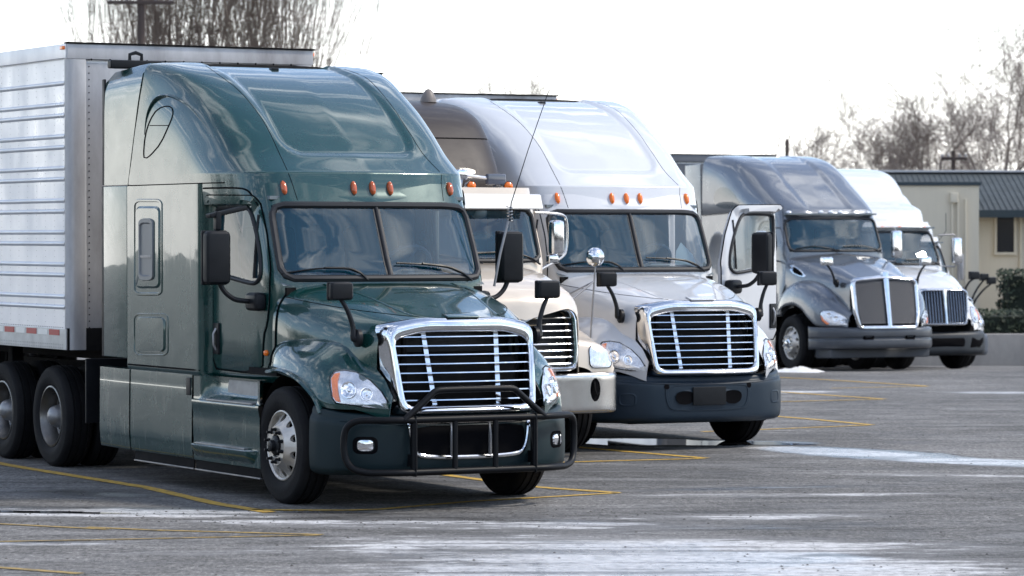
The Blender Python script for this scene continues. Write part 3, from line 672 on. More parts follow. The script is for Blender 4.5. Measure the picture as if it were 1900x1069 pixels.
        obj('panel_gap', *tube([(-4.58, sg*(y+.002), z) for y, z in prof[1:-1]], .005, 5), M_SEAM, K)
        prof2 = lambda n: [(1.13, 1.035-.005*n), (1.188-.11*n, 1.025), (1.188-.11*n, .97), (1.188-.10*n, .90), (1.188-.07*n, .85), (1.19, .82), (1.208, .81), (1.21, .78), (1.195, .70), (1.195, .56), (1.19, .46), (1.19, .40), (1.185, .275), (1.13, .27)]
        C = np.array([[(x, y, z) for y, z in prof2(n)] for x, n in ((-3.11, 0), (-2.95, 0), (-2.78, .9), (-2.2, 1), (-1.84, 1), (-1.76, .1), (-1.68, -.05))]); C = mono(mono(C, 4, 0), 2, 1); C[..., 1] *= sg
        K2 = obj('step_skirt', C.reshape(-1, 3), grid_faces(*C.shape[:2], flip=sg < 0), skirt_m, T, ang=50)
        mb = MB(); mb.add(*box((-2.30, sg*1.155, .822), (.98, .115, .02), .006)); S1 = mb.build('step_tread', M_STEEL, K2)
        mb = MB(); mb.add(*box((-2.22, sg*1.085, .92), (.72, .012, .17), .004, Matrix.Rotation(sg*R(6), 3, 'X'))); mb.build('kick_plate', mat('scuffed_plate', (.34, .33, .32), .55, .5, var=.5, vscale=9), K2)
        stp = np.array([[(x, y, z) for y, z in ((1.15, .425), (1.235-e, .425), (1.25-e, .415), (1.25-e, .385), (1.215-e, .33), (1.17, .29))] for x, e in ((-3.12, .06), (-3.04, .01), (-2.5, 0), (-1.9, 0), (-1.80, .02), (-1.76, .06))]); stp = mono(stp, 4, 0); stp[..., 1] *= sg
        obj('lower_step', stp.reshape(-1, 3), grid_faces(*stp.shape[:2], flip=sg < 0), skirt_m, K2, ang=40)
        mb = MB(); mb.add(*box((-2.45, sg*1.195, .432), (1.05, .075, .016), .005)); mb.build('step_tread', M_STEEL, K2)
        mb = MB(); mb.add(*box((-3.20, sg*1.19, .925), (.10, .03, .16), .01)); mb.build('skirt_latch', M_BLACK, K2)
        for x0, x1 in ((-4.52, -3.14), (-3.10, -1.70)):
            mb = MB(); mb.add(*box(((x0+x1)/2, sg*1.165, .235), (x1-x0, .012, .09), .003)); mb.build('rubber_flap', M_DARK, K2)
            mb = MB(); mb.add(*box(((x0+x1)/2, sg*1.168, .188), (x1-x0, .03, .014), .004)); mb.build('flap_edge', M_STEEL, K2)
        # cab side extenders
        z0, z1 = 1.13, 2.738; mb = MB(); mb.add(*box((-4.92, sg*1.19, (z0+z1)/2), (.58, .03, z1-z0), .012)); E = mb.build('side_extender', P, T)
        mb = MB(); mb.add(*box((-5.235, sg*1.192, (z0+z1)/2), (.06, .02, z1-z0), .008)); mb.build('extender_edge', M_BLACK, E)
        up = []
        for z in np.linspace(2.745, 3.865, 12):
            xr = np.interp(z, [2.73, 3.0, 3.4, 3.66, 3.75, 3.87], [-4.60, -4.515, -4.385, -4.30, -4.28, -4.28]); w = np.interp(z, [2.7, 3.5, 3.66, 3.75, 3.82, 3.87], [1.2, 1.197, 1.19, 1.183, 1.15, 1.08])
            t = (z-2.745)/1.12
            up.append([(xr-.025, w-.03, z), (xr-.025, w, z), (xr-.3, w, z - .02*t*.5), (-5.20, w, z - .05*t), (-5.20, w-.03, z-.05*t)])
        up = np.array(up); up[..., 1] *= sg; E2 = obj('side_extender', up.reshape(-1, 3), grid_faces(12, 5, flip=sg > 0), P, T, ang=40)
        mb = MB(); mb.add(*box((-5.235, sg*1.185, 3.25), (.06, .02, 1.0), .008)); mb.build('extender_edge', M_BLACK, E2)
    tp = []
    for y in np.linspace(-1.12, 1.12, 21):
        zt = 3.875 - .10*(abs(y)/1.12)**4
        tp.append([(-4.24, y, zt-.004), (-4.6, y*.99, zt-.012), (-4.9, y*.97, zt-.06), (-4.9, y*.97, zt-.10)])
    tp = np.array(tp); obj('roof_trailing_panel', tp.reshape(-1, 3), grid_faces(21, 4), M_BLACK, T)
    # ---- chassis
    mb = MB()
    for y in (-.43, .43): mb.add(*box((-5.0, y, .86), (8.6, .09, .27)))
    for x in (-2.0, -3.4, -4.8, -6.0, -7.3, -8.8): mb.add(*box((x, 0, .86), (.12, .8, .2)))
    mb.build('frame_rail', M_DARK, T, smooth=False)
    mb = MB(); mb.add(*box((-.85, 0, 1.0), (1.2, 1.1, .6), .1)); mb.add(*box((-1.30, 0, .46), (.16, 1.9, .15), .04)); mb.build('engine_block', M_DARK, T)
    mb = MB(); mb.add(*lathe([(.0, -1.0), (.14, -1.0), (.16, -.5), (.28, -.2), (.28, .2), (.16, .5), (.14, 1.0), (0, 1.0)], 20, c=(-6.66, 0, .5))); mb.add(*lathe([(.0, -1.0), (.14, -1.0), (.16, -.5), (.28, -.2), (.28, .2), (.16, .5), (.14, 1.0), (0, 1.0)], 20, c=(-8.02, 0, .5))); mb.build('drive_axle', M_DARK, T)
    mb = MB(); mb.add(*box((-7.3, 0, 1.11), (1.0, .95, .11), .03)); mb.build('fifth_wheel', M_DARK, T)
    for sg in (-1, 1):
        mb = MB(); mb.add(*lathe([(.0, -.6), (.30, -.6), (.32, -.55), (.32, .55), (.30, .6), (0, .6)], 24, c=(-3.9, sg*.80, .68), axis='x')); mb.build('fuel_tank', M_DARK, T)
        mb = MB(); mb.add(*box((-5.75, sg*.90, .78), (.03, .55, .62), .01)); mb.build('mud_flap', M_BLACK, T)
        for dx in (-1.30,):
            wheel(T, dx, sg*1.175, sg, 'steer', hubmat=M_BLACK)
            ar = [(dx + .60*math.cos(t), sg*.98, .5+.60*math.sin(t)) for t in np.linspace(-.2, math.pi+.1, 24)]
            arc = np.array([[(p[0], sg*.62, p[2]), (p[0], sg*1.10, p[2])] for p in ar]); obj('wheel_well', arc.reshape(-1, 3), grid_faces(24, 2), M_DARK, T)
        for dx in (-6.66, -8.02): wheel(T, dx, sg*1.19, sg, 'drive', dual=True, rimmat=M_DULL)
    return T, B, P
P_GREEN = paint('green_paint', (.003, .042, .038), metal=.2, rough=.26, dirt=.10, dcol=(.012, .045, .042))
M_BUMPG = mat('grey_green_bumper', (.005, .015, .019), .45, .0, var=.4, vscale=4, var_col=(.011, .022, .026), spec=.28)
GREEN, BG, _ = aero_truck('semi_truck', 'dark green semi truck with a black tube grille guard, nearest in the row', POSE_GREEN, P_GREEN, M_BUMPG, M_DAMBER, guard=True)
# whip antenna on the driver side mirror arm
ant = [(-1.7, 1.098, 1.821), (-1.7, 1.155, 2.1), (-1.7, 1.24, 2.40)]
A = obj('antenna', *tube(ant, .013, 6), M_STEEL, GREEN)
co = [(-1.7 + .026*math.cos(k*.9), 1.252+.026*math.sin(k*.9), 2.40+.0040*k) for k in range(34)]
obj('spring', *tube(co, .005, 5), M_STEEL, A)
obj('whip', *tube([(-1.7, 1.255, 2.40), (-1.7, 1.27, 2.56), (-1.7, 1.44, 3.03), (-1.7, 1.65, 3.56)], [.008, .005, .004, .004], 5), M_BLACK, A)
vest = np.array([[(-2.35, -.88+.02*math.sin(i), 2.45-.0*i), (-2.33, -.84+.03*math.sin(i*2), 2.25), (-2.30, -.76-.03*i, 2.1)] for i in range(4)], float)
for i in range(4): vest[i, :, 0] -= .05*i
obj('hanging_vest', vest.reshape(-1, 3), grid_faces(4, 3), mat('hi_vis_green', (.08, .75, .10), .8), GREEN)

P_WHITE = paint('white_paint', (.53, .545, .575), metal=0.0, rough=.35, dirt=.12, dcol=(.42, .42, .42))
M_BUMPW = mat('slate_bumper', (.009, .019, .032), .48, 0, var=.4, vscale=4, var_col=(.016, .027, .040), rvar=.1, spec=.3)
WHITE, BW, _ = aero_truck('semi_truck', 'white semi truck with its driver door standing open and a slate plastic bumper', POSE_WHITE, P_WHITE, M_BUMPW, M_AMBER, open_door=True, fog=False)
V, F = box((-1.95, .42, 1.945), (.16, .26, .006), 0, Matrix.Rotation(R(-8), 3, 'Y'))
obj('paper_sheet', V, F, mat('paper', (.55, .75, .85), .8), WHITE, smooth=False)
pp = np.array([(-1.92, .62, 1.95), (-1.86, .86, 1.95), (-2.02, .90, 2.06), (-2.0, .74, 2.20), (-1.97, .66, 2.1)])
obj('paper_sheet', pp, [(0, 1, 2, 3, 4)], MATS['paper'], WHITE, smooth=False)

# ------------------------------------------------------------------ trailers
def trailer(label, pose, xf=-5.9, zt=4.12, zb=1.17, hw=1.30, length=16.0, mside=None, mfront=None, ribs=False, name='semi_trailer', lamps=1, group='trailers behind the trucks'):
    T = empty(name, label=label, cat='trailer', group=group); place(T, pose)
    mside = mside or mat('trailer_aluminium', (.74, .75, .78), .36, .35, var=.4, vscale=2.2, var_col=(.52, .52, .53), rvar=.12, stretch=(1, 1, .5))
    mfront = mfront or mat('trailer_front_skin', (.48, .48, .50), .42, .3, var=.75, vscale=1.6, var_col=(.15, .14, .14), rvar=.15, stretch=(1, 1, .35))
    xr = xf-length
    mb = MB(); mb.add(*box(((xf+xr)/2-.01, 0, (zt+zb)/2), (length-.04, 2*hw-.02, zt-zb-.02))); mb.build('box_body', mside, T, smooth=False)
    mb = MB(); mb.add(*box((xf-.015, 0, (zt+zb)/2-.02), (.03, 2*hw-.36, zt-zb-.32), .004)); mb.build('front_panel', mfront, T, smooth=False)
    mb = MB(); mb.add(*box((xf, 0, zt-.075), (.05, 2*hw+.012, .15), .01)); tr = mb.build('top_rail', mfront, T)
    mb = MB(); mb.add(*box((xf, 0, zt+.006), (.09, 2*hw+.03, .016), .004)); mb.build('rail_cap', M_DARK, tr)
    mb = MB(); mb.add(*box((xf, 0, zb+.10), (.04, 2*hw+.01, .22), .006)); mb.build('lower_front_rail', M_DARK, T)
    for s in (-1, 1):
        C = np.array([[(xf+.015, s*(hw-.19), z), (xf+.03, s*(hw-.17), z), (xf+.034, s*(hw-.06), z), (xf+.02, s*(hw-.015), z), (xf-.02, s*(hw+.006), z), (xf-.05, s*(hw+.008), z)] for z in (zb, zt-.15)])
        obj('corner_post', C.reshape(-1, 3), grid_faces(2, 6, flip=s > 0), mfront, T, ang=60)
        mb = MB(); mb.add(*box(((xf+xr)/2, s*hw, zt-.07), (length, .03, .14), .006)); mb.build('side_top_rail', mside, T)
        mb = MB(); mb.add(*box(((xf+xr)/2, s*(hw+.004), zb+.10), (length, .03, .20), .006)); br = mb.build('side_bottom_rail', mat('rail_paint', (.62, .61, .58), .5, .2, var=.5, vscale=6, var_col=(.3, .28, .25)), T)
        if ribs and s < 0:
            for z in ribs:
                a = np.array([[(x, s*(hw-.012+d), z+dz) for d, dz in ((0, -.024), (.016, -.014), (.024, .002), (.016, .016), (0, .024))] for x in (xf-.06, xr+.06)])
                obj('rib', a.reshape(-1, 3), grid_faces(2, 5), mside, T, ang=80)
            for k in range(9):
                for j, (c, l0) in enumerate((('red', 0), ('white', .16))):
                    x = xf-.92+.0 - k*.31*2 - l0*1.9 + (.62 if k == 0 else .62); 
                    if x > xf-.1: continue
                    mb = MB(); mb.add(*box((x, s*(hw+.021), zb+.165), (.27 if c == 'red' else .25, .006, .055))); mb.build('reflective_tape', mat('red_tape', (.35, .012, .015), .4) if c == 'red' else mat('white_tape', (.75, .74, .70), .4), br, smooth=False)
            rv = MB()
            for k in range(60):
                for zz in (zb+.02, zb+.05, zb+.215, zt-.15): 
                    V, F = lathe([(.006, 0), (.004, .005), (0, .005)], 6); rv.add([(v[0]+xf-.08-k*.05, s*(v[1]+hw+.017 if zz != zt-.15 else v[1]+hw+.012), v[2]+zz) for v in V], F)
            for col in range(8):
                for k in range(46):
                    V, F = lathe([(.0045, 0), (.003, .003), (0, .003)], 6); rv.add([(v[0]+xf-.12-col*.245, s*(v[1]+hw-.011), v[2]+zb+.26+k*.058) for v in V], F)
            rv.build('rivets', M_STEEL, T, kind='stuff')
        if lamps:
            if lamps > 1: mb = MB(); mb.add(*box((xf+.035, s*(hw-.10), zt-.06), (.03, .13, .05), .012)); mb.build('marker_lamp', M_AMBER, T)
            mb = MB(); mb.add(*box((xf-.06, s*(hw+.025), zt-.04), (.08, .03, .035), .01)); mb.build('marker_lamp', M_AMBER, T)
        for x in (xr+2.0, xr+3.25): wheel(T, x, s*1.22, s, 'drive', dual=True)
        mb = MB(); mb.add(*box((xf-2.9, s*.75, .86), (.12, .12, .62), .01)); mb.add(*box((xf-2.9, s*.75, .56), (.22, .22, .03), .01)); mb.build('landing_leg', M_DARK, T)
    rv = MB()
    for y in np.linspace(-hw+.24, hw-.24, 12):
        for zz in (zt-.15,): 
            V, F = lathe([(.011, 0), (.008, .008), (0, .009)], 6, axis='x'); rv.add([(v[0]+xf+.026, v[1]+y, v[2]+zz) for v in V], F)
    for k in range(44):
        V, F = lathe([(.007, 0), (.005, .005), (0, .006)], 6, axis='x'); rv.add([(v[0]+xf+.001, v[1]-hw+.225, v[2]+zb+.15+k*.063) for v in V], F)
    rv.build('rivets', M_DARK, T, kind='stuff')
    mb = MB(); mb.add(*box(((xf+xr)/2, 0, zb-.06), (length-.3, 1.0, .16))); mb.add(*box((xr+2.6, 0, .72), (2.6, 1.1, .5), .05)); mb.add(*box((xf-1.4, 0, zb-.002), (1.4, 1.6, .03))); mb.build('subframe', M_DARK, T, smooth=False)
    return T
RIB_Z = [4.12 - (y-86.5)/187.5 for y in (157.5, 195.8, 215.6, 253.4, 273.2, 311, 330.8, 369.5, 389.2, 427, 447.6, 485.3, 504.5, 543.7, 562.6)]
TG = trailer('silver ribbed semi trailer coupled behind the dark green truck', POSE_GREEN, ribs=RIB_Z)
mb = MB(); mb.add(*box((-5.05, -.95, 3.885), (.10, .52, .08), .02)); mb.add(*tube([(-5.05, -1.0, 3.92), (-5.05, -1.0, 3.98), (-5.05, -.94, 4.0), (-5.05, -.88, 3.98), (-5.05, -.88, 3.92)], .018, 6)); mb.build('rear_crossbar', M_BLACK, GREEN)
TW = trailer('semi trailer behind the white truck with the open door', POSE_WHITE, xf=-6.15, zt=4.0)
# ------------------------------------------------------------------ other conventional tractors
def conv(name, label, pose, P, ws, cap, hoodrows, fst, plan, bprof, bumper_m, axle=-1.2, rear=-4.7, capP=None, panel=None, step=-2.95, offs=None, ys=None, zside=None, nofl=False, steer_hub=None):
    """ws = (z_bottom, x_bottom, z_top, x_top, half_bottom, half_top)"""
    zb, xb, zt, xt, yb, yt = ws
    T = truck_root(name, pose, label); B = Body((pose[0], pose[1], pose[2], pose[3] if len(pose) > 3 else 1.0, T.location.z)); capP = capP or P
    def xw(z): return xb + (xt-xb)*(max(z, zb-.03)-zb)/(zt-zb)
    rows = []; zs = zside or cap[0][0]+.18
    for z in (1.0, 1.06, 1.4, 1.8, zb, (zb*2+zt)/3, (zb+2*zt)/3, zt, (zt+zs)/2, zs):
        w = xw(z); t = -.035*max(0, z-zb)
        rows.append([(w, 0, z), (w-.012, .35, z), (w-.04, .7, z), (w-.09, .90+t, z), (w-.16, .985+t, z), (w-.28, 1.03+t, z), (w-.6, 1.06+t, z), (step+.2, 1.08+t, z), (step+.04, 1.09+t, z), (step+.02, 1.10, z), (step, 1.15, z), (step-.02, 1.195, z), (step-.1, 1.205, z), (step-.8, 1.205, z), (rear, 1.205, z)])
    cV, cF, _ = loft_cols(rows, 4, 4); B.add(cV, cF)
    rV, rF = cap_surface(cap, offs or [0, .015, .05, .105, .18, .32, .62, 1.0], ys or [0, .3, .54, .71, .80, .865, .925, .972], panel=panel, ku=5, kv=5); B.add(rV, rF)
    hV, hF, _ = loft_cols(hoodrows, 6, 5); B.add(hV, hF)
    frow = []
    for x, yo, zc, zl, yi in fst:
        d = yo-yi; zz = zc-zl
        frow.append([(x, yi-.06, zc+.03), (x, yi+.25*d, zc+.012), (x, yi+.55*d, zc-.012), (x, yi+.8*d, zc-.055-.05*zz), (x, yi+.94*d, zc-.10-.2*zz), (x, yo, zc-.12-.45*zz), (x-.005, yo+.004, zl+.04), (x-.01, yo-.005, zl)])
    fV = {s: half_loft(frow, 5, 5, s) for s in (-1, 1)}
    for s in (-1, 1): B.add(*fV[s])
    brow = [[(x - ins, y - ins*.5*(i/len(plan)), z + rise*(i/(len(plan)-1))**2) for i, (x, y) in enumerate(plan)] for z, ins, rise in bprof]
    bV, bF, _ = loft_cols(brow, 3, 6); B.add(bV, bF)
    wsh = np.array([(-yb, zb+.02), (yb, zb+.02), (yt, zt-.02), (-yt, zt-.02)])
    wl = resample(chaikin(resample(wsh, 28, True), 3, True), 64, True)
    x0 = xb-.42; dwin = np.array([(x0-.05, zb+.0), (x0+.0, zb+.14), (x0-.16, zt-.10), (x0-.24, zt-.05), (step+.28, zt-.05), (step+.24, zb-.02)]); dwl = chaikin(dwin, 2, True)
    def hole(c):
        if abs(c[1]) < 1.02 and in_poly(wsh, c[1], c[2]) and c[0] > xw(c[2])-.2: return True
        return abs(c[1]) > 1.0 and in_poly(dwl, c[0], c[2])
    obj('cab_shell', cV, cut(cV, cF, hole), P, T, ang=50)
    obj('roof_fairing', rV, rF, capP, T, ang=60)
    H = obj('hood', hV, hF, P, T, ang=50)
    for s in (-1, 1):
        fd = obj('fender', *fV[s], P, T, ang=60)
        ar = [(axle+.62*math.cos(t), .52+.62*math.sin(t)) for t in np.linspace(-.15, math.pi+.15, 22)]
        a = np.array([[(p[0], s*.62, p[1]), (p[0], s*1.12, p[1])] for p in ar]); obj('wheel_well', a.reshape(-1, 3), grid_faces(22, 2), M_DARK, T)
    BU = obj('bumper', bV, bF, bumper_m, T, ang=50)
    obj('windshield_gasket', *tube(lay(B, B.front, wl, .003), .026, 8, closed=True), M_GASKET, T)
    obj('windshield_pane', *patch(B, B.front, resample(wl, 60, True), [(1, 0), (.9, .001), (.6, .002), (.3, .002), (.05, .002)]), M_GLASS, T)
    for s in (-1, 1):
        D = MB(); fn = lambda x, z: B.side(x, z, s); N = 40; c = dwl.mean(0)
        do = np.array([(x0+.30, 1.12), (x0+.34, zb-.2), (x0+.2, zb+.15), (x0-.08, zt+.02), (x0-.2, zt+.05), (step+.06, zt+.05), (step+.06, 1.10)]); dl = polar_loop(chaikin(do, 2, True), c, N); w2 = polar_loop(dwl, c, N)
        L = [lay(B, fn, dl+(w2-dl)*f, h) for f, h in ((0, -.004), (.03, .009), (.4, .009), (.8, .009), (1.0, .01), (1.02, -.01))]; V, F = rings(L, False)
        D = obj('door', V, F, P, T, ang=40)
        obj('window', *patch(B, fn, dwl, [(1, 0), (.6, 0), (.1, 0)]), M_GLASS, D); obj('window_frame', *tube(lay(B, fn, resample(dwl, 40, True), .012), .014, 6, closed=True), M_GASKET, D)
        mb = MB(); hp = B.side(step+.16, 1.5, s)[0]; mb.add(*box(tuple(hp), (.10, .04, .22), .03)); mb.build('handle', M_BLACK, D)
        obj('panel_gap', *tube(lay(B, fn, [(x, cap[0][0]+.17) for x in np.linspace(rear+.05, step+.3, 16)], .001), .006, 5), M_SEAM, T)
        C = np.array([[(x, y*s, z) for y, z in ((1.12, 1.03), (1.17, 1.02), (1.19, .7), (1.2, .42), (1.17, .26), (1.12, .25))] for x in (rear-.7, rear+.8, -2.6, axle-.56)]); C = mono(C, 3, 1)
        obj('side_skirt', C.reshape(-1, 3), grid_faces(*C.shape[:2], flip=s < 0), P, T, ang=60)
        wheel(T, axle, s*1.175, s, 'steer', hubmat=steer_hub or M_BLACK, seg=48)
        for dx in (axle-5.2, axle-6.55): wheel(T, dx, s*1.19, s, 'drive', dual=True, seg=40)
        mb = MB(); zt_ = cap[-5][0]; mb.add(*box((rear-.36, s*1.19, (1.2+zt_)/2), (.66, .03, zt_-1.2), .01)); mb.build('side_extender', capP, T)
    mb = MB(); mb.add(*box((rear+.02, 0, 2.3), (.04, 2.36, 2.5))); mb.build('rear_wall', M_DARK, T, smooth=False)
    mb = MB(); mb.add(*box((xb-.15, 0, 1.45), (.06, 1.9, .85))); mb.build('firewall', M_DARK, T, smooth=False)
    mb = MB(); mb.add(*box(((step+rear)/2+.4, 0, 1.05), (2.9, 2.1, .06))); mb.build('cab_floor', M_DARK, T, smooth=False)
    mb = MB(); mb.add(*box(((xt+step)/2-.1, 0, zt+.06), (1.4, 1.84, .03))); mb.build('headliner', M_INTL, T, smooth=False)
    mb = MB(); mb.add(*box((xb-.35, 0, zb-.2), (.5, 1.94, .42), .08)); mb.build('dashboard', M_INTL, T)
    for y in (-.5, .5):
        s_ = MB(); s_.add(*box((step+.2, y, zb-.3), (.48, .5, .15), .05)); s_.add(*box((step-.0, y, zb+.12), (.15, .5, .75), .06)); s_.build('seat', M_INT, T)
    sw = MB(); sw.add(*tube([(xb-.72+.1*math.cos(a), .5+.22*math.sin(a), zb+.12+.19*math.cos(a)) for a in np.linspace(0, 6.283, 30, endpoint=False)], .017, 6, closed=True)); sw.add(*tube([(xb-.45, .5, zb-.05), (xb-.72, .5, zb+.12)], .04, 6)); sw.build('steering_wheel', M_INT, T)
    cur = np.array([[(step-.15+.03*math.sin(i*.9), -1.0+2.0*i/39, z) for z in (1.1, zt)] for i in range(40)]); obj('sleeper_curtain', cur.reshape(-1, 3), grid_faces(40, 2), mat('blue_grey_curtain', (.10, .15, .20), .9), T)
    for pts in ([(-.85, zb+.05), (-.5, zb+.09), (-.15, zb+.05), (.02, zb-.03)], [(.1, zb+.09), (.45, zb+.10), (.75, zb+.05), (.9, zb-.02)]):
        a = lay(B, B.front, pts, .03); obj('wiper', *tube(mono(a, 5), .011, 6), M_BLACK, T)
    mb = MB()
    for y in (-.43, .43): mb.add(*box((axle-3.6, y, .86), (8.2, .09, .27)))
    mb.build('frame_rail', M_DARK, T, smooth=False)
    mb = MB(); mb.add(*box((axle+.3, 0, 1.0), (1.3, 1.1, .6), .1)); mb.add(*box((axle, 0, .46), (.16, 1.9, .15), .04)); mb.build('engine_block', M_DARK, T)
    mb = MB()
    for x in (axle-5.2, axle-6.55): mb.add(*lathe([(0, -1), (.14, -1), (.16, -.5), (.28, -.2), (.28, .2), (.16, .5), (.14, 1), (0, 1)], 16, c=(x, 0, .5)))
    mb.build('drive_axle', M_DARK, T)
    return T, B, H, BU
def markers(T, B, pts, m, w=.026, h=.05):
    for y, z in pts:
        el = [(y + w*math.cos(a), z + h*math.sin(a)) for a in np.linspace(0, 2*math.pi, 16, endpoint=False)]
        obj('marker_lamp', *patch(B, B.front, el, [(1.0, 0), (.95, .016), (.6, .028), (.1, .032)]), m, T)
def door_mirror(T, c, sg, m, size=(.12, .22, .46), arm=((-.0, -.3, -.28),), chrome=True):
    mb = MB(); c = np.array([c[0], sg*c[1], c[2]]); mb.add(*box(tuple(c), size, .045)); o = mb.build('mirror', m, T)
    mb = MB(); mb.add(*box((c[0]-size[0]*.5, c[1], c[2]), (.01, size[1]*.88, size[2]*.92), .003)); mb.build('mirror_glass', M_MIRROR, o)
    for dz in (-size[2]*.55, size[2]*.55):
        mb = MB(); mb.add(*tube([(c[0], c[1], c[2]+dz*.85), (c[0], c[1]-sg*.06, c[2]+dz*1.15), (c[0]-.05, c[1]-sg*.38, c[2]+dz*1.1)], .016, 8))
        mb.build('mirror_arm', M_BLACK if m is M_BLACK else M_STEEL, o)
    return o
def face_frame(T, shape, outer, wid, m, back_m, name='grille', dep=.15):
    """closed frame following a 2D loop (y,z); returns grille part"""
    outer = resample(np.asarray(outer, float), 80, True)
    for _ in range(2): outer = .5*outer + .25*np.roll(outer, 1, 0) + .25*np.roll(outer, -1, 0)
    Ls = []
    for d, h in ((-.004, -.05), (0, -.01), (wid*.2, .022), (wid*.55, .03), (wid*.9, .012), (wid, -.015), (wid+.004, -.08)):
        Ls.append([(shape(*p)+h, p[0], p[1]) for p in inset(outer, d)])
    V, F = rings(Ls, False); G = obj(name, V, F, m, T, ang=50)
    q = inset(outer, wid); V = [(shape(*p)-dep, p[0], p[1]) for p in q]; obj('radiator', V, [tuple(range(len(V)))], back_m, G, smooth=False)
    return G, q
M_RAD = mat('radiator_core', (.006, .007, .009), .6)

# ---- grey tractor with a two-panel mesh grille
POSE_GREY = (6.86, 62.72, .40, 1.04)
P_GREY = paint('graphite_paint', (.135, .15, .175), metal=.6, rough=.32, dirt=.2, dcol=(.13, .13, .13))
M_BUMPK = mat('graphite_bumper', (.055, .062, .075), .42, .2, coat=.3, coat_r=.2, var=.3, vscale=4)
hr = []
for x, l in ((.16, [(0,1.665),(.3,1.645),(.52,1.62),(.62,1.58),(.66,1.5),(.67,1.3),(.67,.85)]), (-.3, [(0,1.83),(.3,1.79),(.58,1.75),(.70,1.68),(.76,1.56),(.78,1.35),(.79,1.0)]), (-.8, [(0,1.985),(.32,1.94),(.68,1.90),(.83,1.81),(.90,1.68),(.92,1.5),(.93,1.1)]), (-1.3, [(0,2.10),(.4,2.07),(.8,2.02),(.95,1.92),(1.01,1.75),(1.03,1.55),(1.04,1.2)]), (-1.62, [(0,2.14),(.45,2.12),(.86,2.07),(1.0,1.98),(1.05,1.8),(1.06,1.6),(1.06,1.2)])):
    hr.append([(x-.10*(y/.7)**2*(1 if x > 0 else .5 if x > -.7 else .2), y, z) for y, z in l])
fst = [(-1.95,1.10,1.32,.98,.88), (-1.75,1.16,1.43,1.06,.88), (-1.4,1.2,1.57,1.17,.88), (-1.1,1.21,1.62,1.19,.86), (-.8,1.2,1.59,1.11,.84), (-.55,1.17,1.50,.92,.80), (-.35,1.11,1.38,.80,.76), (-.15,1.0,1.22,.77,.72), (.02,.86,1.08,.75,.66), (.12,.75,1.0,.74,.6)]
plan = [(.30,0), (.29,.4), (.25,.65), (.12,.9), (-.10,1.08), (-.30,1.17), (-.46,1.2), (-.52,1.2)]
bp = [(.38,.06,0), (.40,.02,0), (.46,0,0), (.54,0,.0), (.555,.025,0), (.575,.03,0), (.59,.0,0), (.68,-.005,0), (.73,.01,.03), (.755,.06,.04)]
cap = [(2.76,-1.815,1.08,-4.75), (2.83,-1.80,1.12,-4.75), (2.90,-1.83,1.16,-4.74), (2.95,-1.88,1.18,-4.74), (3.1,-2.10,1.2,-4.73), (3.3,-2.42,1.203,-4.72), (3.47,-2.70,1.203,-4.71), (3.65,-2.98,1.2,-4.70), (3.8,-3.25,1.19,-4.70), (3.92,-3.55,1.17,-4.70), (4.0,-3.9,1.13,-4.70), (4.05,-4.25,1.05,-4.70), (4.07,-4.5,.8,-4.70), (4.08,-4.66,.5,-4.70)]
GREY, BK, HK, BUK = conv('semi_truck', 'graphite grey semi truck with two tall mesh grille panels in a chrome frame', POSE_GREY, P_GREY, (2.15,-1.55,2.79,-1.815,.95,.93), cap, hr, fst, plan, bp, M_BUMPK, axle=-1.25, rear=-4.75, panel=(.46, 2.3, .022, .1), steer_hub=M_CHROME)
gx = lambda y, z: .30 - .14*(z-.73)/.92 - .10*y*y
G, q = face_frame(GREY, gx, [(-.60,.72), (.60,.72), (.655,1.0), (.665,1.58), (.62,1.64), (.1,1.68), (-.1,1.68), (-.62,1.64), (-.665,1.58), (-.655,1.0)], .075, M_CHROME, M_RAD)
mb = MB(); a = np.array([[(gx(0, z)+d, y*s_, z) for d, y in ((-.04, -.055), (.02, -.045), (.028, 0), (.02, .045), (-.04, .055))] for z, s_ in ((.75, .8), (1.0, .85), (1.4, .95), (1.68, 1.15), (1.74, 1.2))]); mb.add(a.reshape(-1, 3), grid_faces(5, 5)); mb.build('grille_bar', M_CHROME, G)
mmesh = mat('grille_mesh', (.13, .135, .15), .5, .4)
for s in (-1, 1):
    pl = [(s*.065, .83), (s*.53, .83), (s*.575, 1.2), (s*.585, 1.53), (s*.54, 1.575), (s*.075, 1.59)]
    msh = MB(); 
    for z in np.arange(.835, 1.59, .022):
        y1 = np.interp(z, [.83, 1.2, 1.58], [.535, .58, .585]); msh.add(*tube([(gx(s*y, z)-.01, s*y, z) for y in np.linspace(.055, y1, 6)], .0065, 4))
    for y in np.arange(.07, .585, .026):
        z0 = .83; msh.add(*tube([(gx(s*y, z)-.016, s*y, z) for z in np.linspace(.83, 1.585, 6)], .0065, 4))
    msh.build('mesh_panel', mmesh, G, smooth=False)
f2 = lambda x, y: BK.px(x, y)
hp = chaikin(np.array([(1523,579),(1530,576),(1545,576),(1558,582),(1571,589),(1581,603.5),(1560,604.5),(1537,603.5),(1526,594)], float), 1, True)
for fl in (False, True): lamp_on(BK, f2, hp, GREY, [(1525,584),(1530,592),(1541,601),(1536,602),(1527,594)], [(1540,585,5), (1553,592,5.5), (1566,597,4)], flip=fl)
markers(GREY, BK, [(-.82, 2.885), (-.2, 2.885), (0, 2.885), (.2, 2.885), (.82, 2.885)], mat('clear_marker', (.75, .78, .85), .15, coat=.6), w=.05, h=.022)
